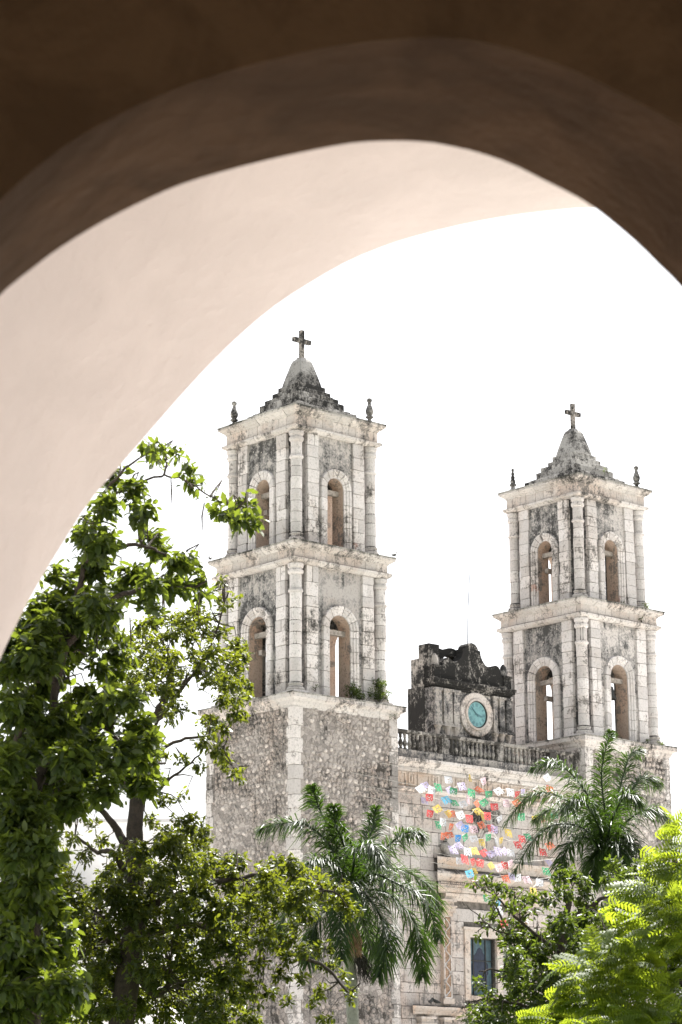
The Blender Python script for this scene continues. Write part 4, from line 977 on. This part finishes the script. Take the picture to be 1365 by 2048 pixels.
# --- palms
def frond(root, base, pts, Y, dys, llen, seed, n=180, wdt=.016):
    P = [Vector(at(x, y, Y + d)) for (x, y), d in zip(pts, dys)]; path = []
    for i in range(len(P) - 1):
        p0, p1, p2, p3 = P[max(i - 1, 0)], P[i], P[i + 1], P[min(i + 2, len(P) - 1)]
        for k in range(12):
            t = k / 12; path.append(.5 * ((2 * p1) + (p2 - p0) * t + (2 * p0 - 5 * p1 + 4 * p2 - p3) * t * t + (3 * p1 - p0 - 3 * p2 + p3) * t ** 3))
    path.append(P[-1]); path = [p - base for p in path]
    r = np.random.default_rng(seed); m = MB(); m.tube(path, [.035 * (1 - i / len(path)) + .006 for i in range(len(path))], 5)
    rach = m.build('frond', M['palm'], root)
    arr = np.array([tuple(p) for p in path]); N = len(arr); V = []; Fq = []; rv = []
    for j in range(n):
        t = .10 + .9 * j / n; x = t * (N - 1); i0 = min(int(x), N - 2); p = arr[i0] + (arr[i0 + 1] - arr[i0]) * (x - i0); d = arr[min(i0 + 2, N - 1)] - arr[max(i0 - 1, 0)]; d /= np.linalg.norm(d)
        up = np.array([0, 0, 1.]) if abs(d[2]) < .92 else np.array([0, -1., 0.])
        s = np.cross(up, d); s /= np.linalg.norm(s) + 1e-6; u = np.cross(d, s)
        ll = llen * (math.sin(math.pi * min(1, (.18 + .80 * t))) ** .6 * .9 + .1)
        for sgn in (-1, 1):
            el = r.uniform(-.75, 1.05); a = s * sgn * math.cos(el) + u * math.sin(el) + d * (.55 + .5 * t) + r.normal(0, .23, 3); a /= np.linalg.norm(a)
            L = ll * r.uniform(.55, 1.15); wv = np.cross(a, u + r.normal(0, .3, 3)); wv /= np.linalg.norm(wv) + 1e-6; k = len(V); g = np.array([0, 0, -1.])
            q1 = p + a * L * .5 + g * L * .08; q2 = p + a * L * .88 + g * L * .42; ww = wdt * r.uniform(.8, 1.2)
            V += [p - wv * ww * .4, p + wv * ww * .4, q1 + wv * ww, q1 - wv * ww, q2 + wv * ww * .25, q2 - wv * ww * .25]
            Fq += [(k, k + 1, k + 2, k + 3), (k + 3, k + 2, k + 4, k + 5)]; rr = float(np.clip(r.normal(.45, .28), 0, 1)); rv += [rr, rr]
    ob('leaflets', fastmesh('leaflets', np.array(V), np.array(Fq), M['palm'], np.array(rv)), rach)['kind'] = 'stuff'
def palm(Y, cx, fronds, trunk, label, llen):
    base = at(trunk[-1][0], 2290, Y); base.z = 0
    root = empty('palm_tree', tuple(base)); tag(root, label, 'palm', 'palm trees in front of the church')
    for i, (pts, dys) in enumerate(fronds): frond(root, base, pts, Y, dys, llen, i + int(Y))
    P = [at(x, y, Y) - base for x, y in trunk]; P = P + [Vector((0, 0, 0))]; pr = []; rad = []
    for i in range(len(P) - 1):
        for k in range(12): t = k / 12; pr.append(P[i].lerp(P[i + 1], t)); rad.append(.15 + .012 * ((k % 3) == 0) + (.05 if i == len(P) - 2 else 0) * t)
    m = MB(); m.tube(pr, rad, 12); m.build('trunk', M['palmtrunk'], root, smooth=True)
    return root, base
c0 = (702, 1800)
f1 = [([c0,(672,1690),(640,1620),(624,1572)], (0,-.1,-.1,-.2)), ([c0,(665,1700),(612,1650),(560,1648),(520,1660)], (0,-.3,-.6,-.8,-.9)), ([c0,(690,1700),(672,1650),(668,1612)], (0,-.2,-.5,-.6)),
      ([c0,(725,1710),(745,1660),(752,1615)], (0,.3,.7,.9)), ([c0,(745,1730),(790,1680),(820,1665),(845,1672)], (0,-.3,-.6,-.9,-1)), ([c0,(740,1750),(800,1770),(850,1800),(878,1880)], (0,-.4,-.9,-1.1,-1.2)), ([c0,(760,1780),(820,1830),(840,1890),(846,1955)], (0,0,.1,.2,.3)),
      ([c0,(730,1790),(770,1850),(775,1900),(757,1955)], (0,-.6,-1,-1.2,-1.2)), ([c0,(670,1770),(610,1790),(570,1830),(555,1880)], (0,.2,.4,.5,.6)), ([c0,(680,1790),(645,1830),(625,1870),(615,1930)], (0,-.5,-.8,-.9,-1)), ([c0,(708,1730),(712,1700),(745,1690),(760,1730)], (0,-.8,-1.4,-1.9,-2.2)),
      ([c0,(680,1740),(640,1720),(600,1740),(580,1790)], (0,-.8,-1.4,-1.8,-2.0)), ([c0,(700,1760),(690,1790),(680,1850),(684,1920)], (0,-.9,-1.3,-1.5,-1.5)), ([c0,(735,1740),(800,1740),(855,1770),(880,1820)], (0,.5,1,1.3,1.5)), ([c0,(715,1820),(735,1880),(748,1910)], (0,.4,.8,.9))]
palm1, b1 = palm(62, 702, f1, [(702,1790),(700,1900),(704,1990),(707,2060)], 'shorter palm in front of the nearer tower, orange flower cluster under its fronds', .74)
m = MB()
r_ = random.Random(4); st = at(700, 1850, 61.6) - b1
for i in range(150):
    e = at(712 + r_.uniform(-14, 14), 1905 + r_.uniform(-25, 12), 61.3 + r_.uniform(-.3, .3)) - b1
    m.tube([st, st.lerp(e, .5) + Vector((r_.uniform(-.08, .08), r_.uniform(-.05, .05), .04)), e], .007, 4)
tag(m.build('flower_cluster', plain('orange_flower_stalks', (.38, .24, .15), .8), palm1), kind='stuff')
m = MB(); st = at(712, 1900, 61.8) - b1
for i in range(120):
    e = at(728 + r_.uniform(-14, 24), 1950 + r_.uniform(-20, 20), 61.6 + r_.uniform(-.3, .3)) - b1
    m.tube([st, st.lerp(e, .6) + Vector((r_.uniform(-.1, .1), 0, .05)), e], .008, 4)
tag(m.build('dry_fibre', plain('dark_dry_fibre', (.05, .045, .04), .8), palm1), kind='stuff')
c0 = (1212, 1720)
f2 = [([c0,(1212,1640),(1204,1545),(1222,1462)], (0,-.2,-.3,-.4)), ([c0,(1226,1640),(1245,1560),(1262,1510),(1282,1500)], (0,.5,.9,1.1,1.2)), ([c0,(1190,1620),(1150,1555),(1105,1525),(1065,1540)], (0,-.4,-.7,-.9,-1)), ([c0,(1180,1640),(1110,1590),(1055,1595),(1012,1650)], (0,-.2,-.3,-.3,-.3)),
      ([c0,(1170,1660),(1110,1650),(1065,1685),(1030,1745)], (0,-.6,-1,-1.2,-1.3)), ([c0,(1185,1680),(1150,1680),(1130,1710),(1118,1755)], (0,-.8,-1.2,-1.4,-1.4)), ([c0,(1230,1640),(1265,1580),(1290,1555),(1318,1570)], (0,.3,.6,.8,.9)), ([c0,(1240,1660),(1280,1625),(1310,1622),(1338,1640)], (0,-.2,-.4,-.4,-.4)),
      ([c0,(1235,1680),(1262,1680),(1282,1710)], (0,-.5,-.8,-.9)), ([c0,(1225,1690),(1240,1700),(1250,1750)], (0,-.7,-1.1,-1.2)), ([c0,(1200,1660),(1175,1610),(1150,1600),(1130,1620)], (0,-.9,-1.5,-1.8,-2)), ([c0,(1222,1650),(1245,1600),(1262,1590),(1280,1610)], (0,-.9,-1.4,-1.7,-1.8)),
      ([c0,(1200,1700),(1190,1720),(1185,1770)], (0,-.5,-.8,-.8)), ([c0,(1190,1660),(1140,1625),(1100,1620),(1070,1640)], (0,.4,.9,1.2,1.4))]
palm2, b2 = palm(66, 1212, f2, [(1213,1710),(1218,1790),(1224,1860),(1228,1960)], 'taller palm with arching fronds in front of the farther tower', .70)

# --- little shrubs rooted on the ledges
def ledge_plant(T, x, y, z, r, L, n, label, hang=0):
    c = T.matrix_basis @ Vector((x, y, z)); c_ = np.array(c)
    C = [c_ + np.array([rng.uniform(-r, r) * .6, rng.uniform(-r, r) * .6, r * rng.uniform(.2, .9) - hang * rng.random()]) for _ in range(4)]
    V, Fq, rv = cluster_leaves(C, [r * .5] * 4, [n // 4] * 4, L, .7, .7, 1, .1, 5)
    o = empty('ledge_plant', tuple(c)); tag(o, label, 'plant', 'weeds growing on the stone ledges')
    ob('foliage', fastmesh('foliage', V - c_, Fq, M['leafC'], rv), o)
    m = MB()
    for q in C: m.tube([(0, 0, -.02), Vector(q - c_) * .5, Vector(q - c_)], [.012, .01, .005], 4)
    m.build('stem', M['bark'], o)
ledge_plant(T1, .25, -2.34, 17.0, .5, .08, 700, 'wide dark weeds on the ledge below the lower right arch of the nearer tower')
ledge_plant(T1, .95, -2.36, 17.0, .45, .08, 520, 'dark weeds on the ledge right of the lower right arch of the nearer tower')
ledge_plant(T1, 1.75, -2.34, 17.05, .42, .08, 600, 'weeds at the foot of the right column on the nearer tower')
ledge_plant(T1, 1.68, -2.36, 17.5, .42, .08, 600, 'tall climbing weeds against the right column of the nearer tower')
ledge_plant(T1, -1.35, -2.3, 17.15, .22, .06, 60, 'sparse light weeds beside the corner column of the nearer tower')
ledge_plant(T1, 2.2, -2.62, 16.5, .25, .06, 120, 'weeds hanging under the right end of the base cornice on the nearer tower')
ledge_plant(T1, -1.2, 1.6, 27.85, .22, .05, 60, 'pale sprig on the left edge of the nearer tower roof')
ledge_plant(T2, 1.75, -2.05, 22.6, .22, .06, 160, 'weeds at the foot of the upper right column on the farther tower')
ledge_plant(T2, 1.25, -2.3, 22.0, .2, .06, 90, 'weeds on the frieze of the farther tower')
ledge_plant(T2, .5, -1.95, 22.6, .16, .05, 70, 'weeds in the upper right arch of the farther tower')
ledge_plant(T2, 1.4, -2.35, 17.0, .2, .06, 90, 'weeds on the base ledge of the farther tower near the right column')
ledge_plant(T2, 2.0, -2.4, 17.0, .22, .06, 120, 'weeds at the lower right corner column of the farther tower')
ledge_plant(T2, .55, -1.35, 28.3, .2, .05, 60, 'light weeds on the right side of the farther tower roof')

# ------------------------------------------------------------------ foreground arches
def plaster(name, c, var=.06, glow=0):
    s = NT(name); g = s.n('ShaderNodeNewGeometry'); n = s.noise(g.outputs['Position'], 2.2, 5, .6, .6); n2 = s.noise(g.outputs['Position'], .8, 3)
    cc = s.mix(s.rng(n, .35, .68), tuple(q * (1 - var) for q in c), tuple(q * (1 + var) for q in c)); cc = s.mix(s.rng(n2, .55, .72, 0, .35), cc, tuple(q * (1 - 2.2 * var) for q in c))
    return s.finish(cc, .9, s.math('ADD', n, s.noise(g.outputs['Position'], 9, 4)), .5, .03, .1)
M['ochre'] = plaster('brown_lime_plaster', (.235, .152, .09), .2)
M['soffit_shade'] = plaster('brown_plaster_soffit_shade', (.112, .068, .040), .2)  # arch plaster made darker for the soffit, its shade put into the colour
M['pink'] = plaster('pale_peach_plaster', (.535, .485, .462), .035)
def spline(pts, n):
    P = [np.array(p, float) for p in pts]; out = []
    for i in range(len(P) - 1):
        p0, p1, p2, p3 = P[max(i - 1, 0)], P[i], P[i + 1], P[min(i + 2, len(P) - 1)]
        for k in range(12):
            t = k / 12; out.append(.5 * (2 * p1 + (p2 - p0) * t + (2 * p0 - 5 * p1 + 4 * p2 - p3) * t * t + (3 * p1 - p0 - 3 * p2 + p3) * t ** 3))
    out.append(P[-1]); out = np.array(out); s = np.r_[0, np.cumsum(np.linalg.norm(np.diff(out, axis=0), axis=1))]; q = np.linspace(0, s[-1], n)
    return np.stack([np.interp(q, s, out[:, 0]), np.interp(q, s, out[:, 1])], 1)
def arch_profile(px, Y, n=90):
    P = [at(x, y, Y) for x, y in spline(px, n)]; P = [(p.x, p.z) for p in P]
    return [(P[0][0], P[0][1] * k / 6) for k in range(6)] + P + [(P[-1][0], P[-1][1] * (5 - k) / 6) for k in range(6)]
def arch_wall(name, label, pa, ya, pb, yb, X, H, mat, mat_back, cx, mat_soffit=None):
    n = len(pa); root = empty(name, (cx, ya, 0)); tag(root, label, 'arch')
    def ringpts(P):
        out = []
        for x, z in P:
            dx, dz = x - cx, z; t = min(X / abs(dx) if abs(dx) > 1e-6 else 1e9, H / dz if dz > 1e-6 else 1e9); out.append([cx + dx * t, dz * t])
        for c in ((cx - X, H), (cx + X, H)):
            j = min(range(len(out)), key=lambda i: (out[i][0] - c[0]) ** 2 + (out[i][1] - c[1]) ** 2); out[j] = list(c)
        return out
    A_, B_ = ringpts(pa), ringpts(pb)
    def build(nm, v, f, m_): ob(nm, me(nm, [(x - cx, y - ya, z) for x, y, z in v], f, m_, False), root)
    v = [(x, ya, z) for x, z in pa] + [(x, ya, z) for x, z in A_]
    build('near_face', v, [(i, i + 1, n + i + 1, n + i) for i in range(n - 1)], mat)
    v = [(x, yb, z) for x, z in pb] + [(x, yb, z) for x, z in B_]
    build('far_face', v, [(i, n + i, n + i + 1, i + 1) for i in range(n - 1)], mat_back)
    m = 6; v = []
    for k in range(m + 1):
        t = k / m
        for (x0, z0), (x1, z1) in zip(pa, pb): v.append((x0 + (x1 - x0) * t, ya + (yb - ya) * t, z0 + (z1 - z0) * t))
    ob('soffit', me('soffit', [(x - cx, y - ya, z) for x, y, z in v], [(k * n + i, k * n + n + i, k * n + n + i + 1, k * n + i + 1) for k in range(m) for i in range(n - 1)], mat_soffit or mat, True), root)
    mb = MB(); mb.box(-X, X, 0.002, yb - ya - .002, H - .002, H + .05); mb.box(-X - .05, -X, 0.002, yb - ya - .002, 0, H); mb.box(X, X + .05, 0.002, yb - ya - .002, 0, H); mb.build('wall_edge', mat_back, root)
    return root
outer = [(-290,1250),(-275,950),(-225,720),(-120,530),(0,400),(110,305),(250,222),(400,160),(550,117),(700,87),(850,74),(960,82),(1060,108),(1160,145),(1250,190),(1365,252),(1480,345),(1570,480),(1630,680),(1655,900),(1660,1250)]
inner = [(-235,1300),(-225,1050),(-180,850),(-100,700),(0,590),(60,540),(120,495),(205,443),(300,395),(380,362),(500,328),(600,305),(700,286),(780,281),(850,283),(900,291),(960,305),(1030,330),(1100,365),(1150,390),(1190,415),(1240,455),(1280,490),(1320,530),(1365,575),(1430,660),(1485,800),(1508,1000),(1512,1300)]
arch_wall('arcade_arch', 'dark brown shaded arcade arch framing the view, nearest to the viewer', arch_profile(outer, 7.0), 7.0, arch_profile(inner, 7.8), 7.8, 5.2, 6.2, M['ochre'], M['pink'], .12, M['soffit_shade'])
skyl = [(-90,1900),(-85,1700),(-60,1480),(0,1320),(35,1245),(75,1170),(130,1080),(180,1002),(250,920),(330,828),(400,750),(470,680),(550,612),(650,548),(720,512),(800,482),(900,455),(1000,435),(1100,422),(1190,415),(1290,425),(1390,465),(1480,540),(1560,660),(1620,850),(1650,1200),(1655,1600)]
near2 = [(-330,1700),(-320,1400),(-290,1150),(-240,960),(-160,800),(-60,660),(60,520),(180,430),(300,365),(420,315),(560,275),(700,245),(820,238),(940,250),(1080,290),(1200,340),(1320,420),(1440,540),(1540,680),(1620,850),(1680,1100),(1720,1400),(1725,1700)]
arch_wall('garden_arch', 'sunlit pale peach plaster arch beyond the dark arcade arch', arch_profile(near2, 10.9), 10.9, arch_profile(skyl, 12.3), 12.3, 6.0, 6.9, M['pink'], M['pink'], .3)
# arcade room around the viewer
def setting(name, b, mat):
    mb = MB(); mb.box(*b); o = mb.build(name, mat); o['kind'] = 'structure'; return o
setting('arcade_floor', (-5.1, 5.3, -6, 7.8, -.02, .012), plain('worn_floor_tile', (.22, .17, .13), .7))
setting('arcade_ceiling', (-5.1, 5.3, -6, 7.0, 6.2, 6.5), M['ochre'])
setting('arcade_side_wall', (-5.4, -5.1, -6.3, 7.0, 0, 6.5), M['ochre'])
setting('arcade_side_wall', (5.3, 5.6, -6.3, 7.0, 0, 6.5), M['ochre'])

# ------------------------------------------------------------------ ground, pavement, far house
def sheet(name, x0, x1, y0, y1, z, mat):
    o = ob(name, me(name, [(x0, y0, z), (x1, y0, z), (x1, y1, z), (x0, y1, z)], [(0, 1, 2, 3)], mat)); o['kind'] = 'structure'
sheet('ground', -1500, 1500, -1500, 2500, -.01, plain('dry_ground', (.30, .27, .22), .95, .2, .4))
sheet('low_bounce_ground', -60, 60, 7.81, 12.4, .004, plain('added_dark_ground', (.16, .14, .11), .95, .3, 1.5))  # unseen dark sheet added between the arches to cut bounce onto the soffit
PAVE = plain('pale_stone_paving', (.52, .50, .475), .85, .12, 1.2)
sheet('pavement', -70, 70, 12.41, 25, .004, PAVE)
sheet('park_lawn', -70, 70, 25.0, 66, .004, plain('park_grass', (.05, .075, .02), .95, .3, 1.5))
sheet('church_forecourt', -70, 90, 66.01, 130, .004, PAVE)
H = empty('white_house', (-12.5, 112, 0)); tag(H, 'plain white flat-roofed building seen through the gap left of the tree trunk', 'building')
mb = MB(); mb.box(-3.5, 5.0, 0, 9, 0, 15.6); mb.build('wall', plain('white_painted_wall', (.93, .93, .93), .8, .05, 1), H)
mb = MB(); mb.box(-3.6, 5.1, -.15, 9.1, 15.6, 15.75); mb.build('parapet', plain('white_coping', (.62, .62, .62), .8, .05, 1), H)
mb = MB(); mb.box(-2.6, 1.2, -2.5, -.2, 0, 12.4); mb.build('annex', plain('pale_grey_annex', (.6, .6, .58), .8, .05, 1), H)
mb = MB(); mb.box(-2.8, 1.4, -2.8, -.15, 12.4, 12.6); mb.build('annex_roof', plain('roof_edge', (.2, .2, .19), .8, .05, 1), H)
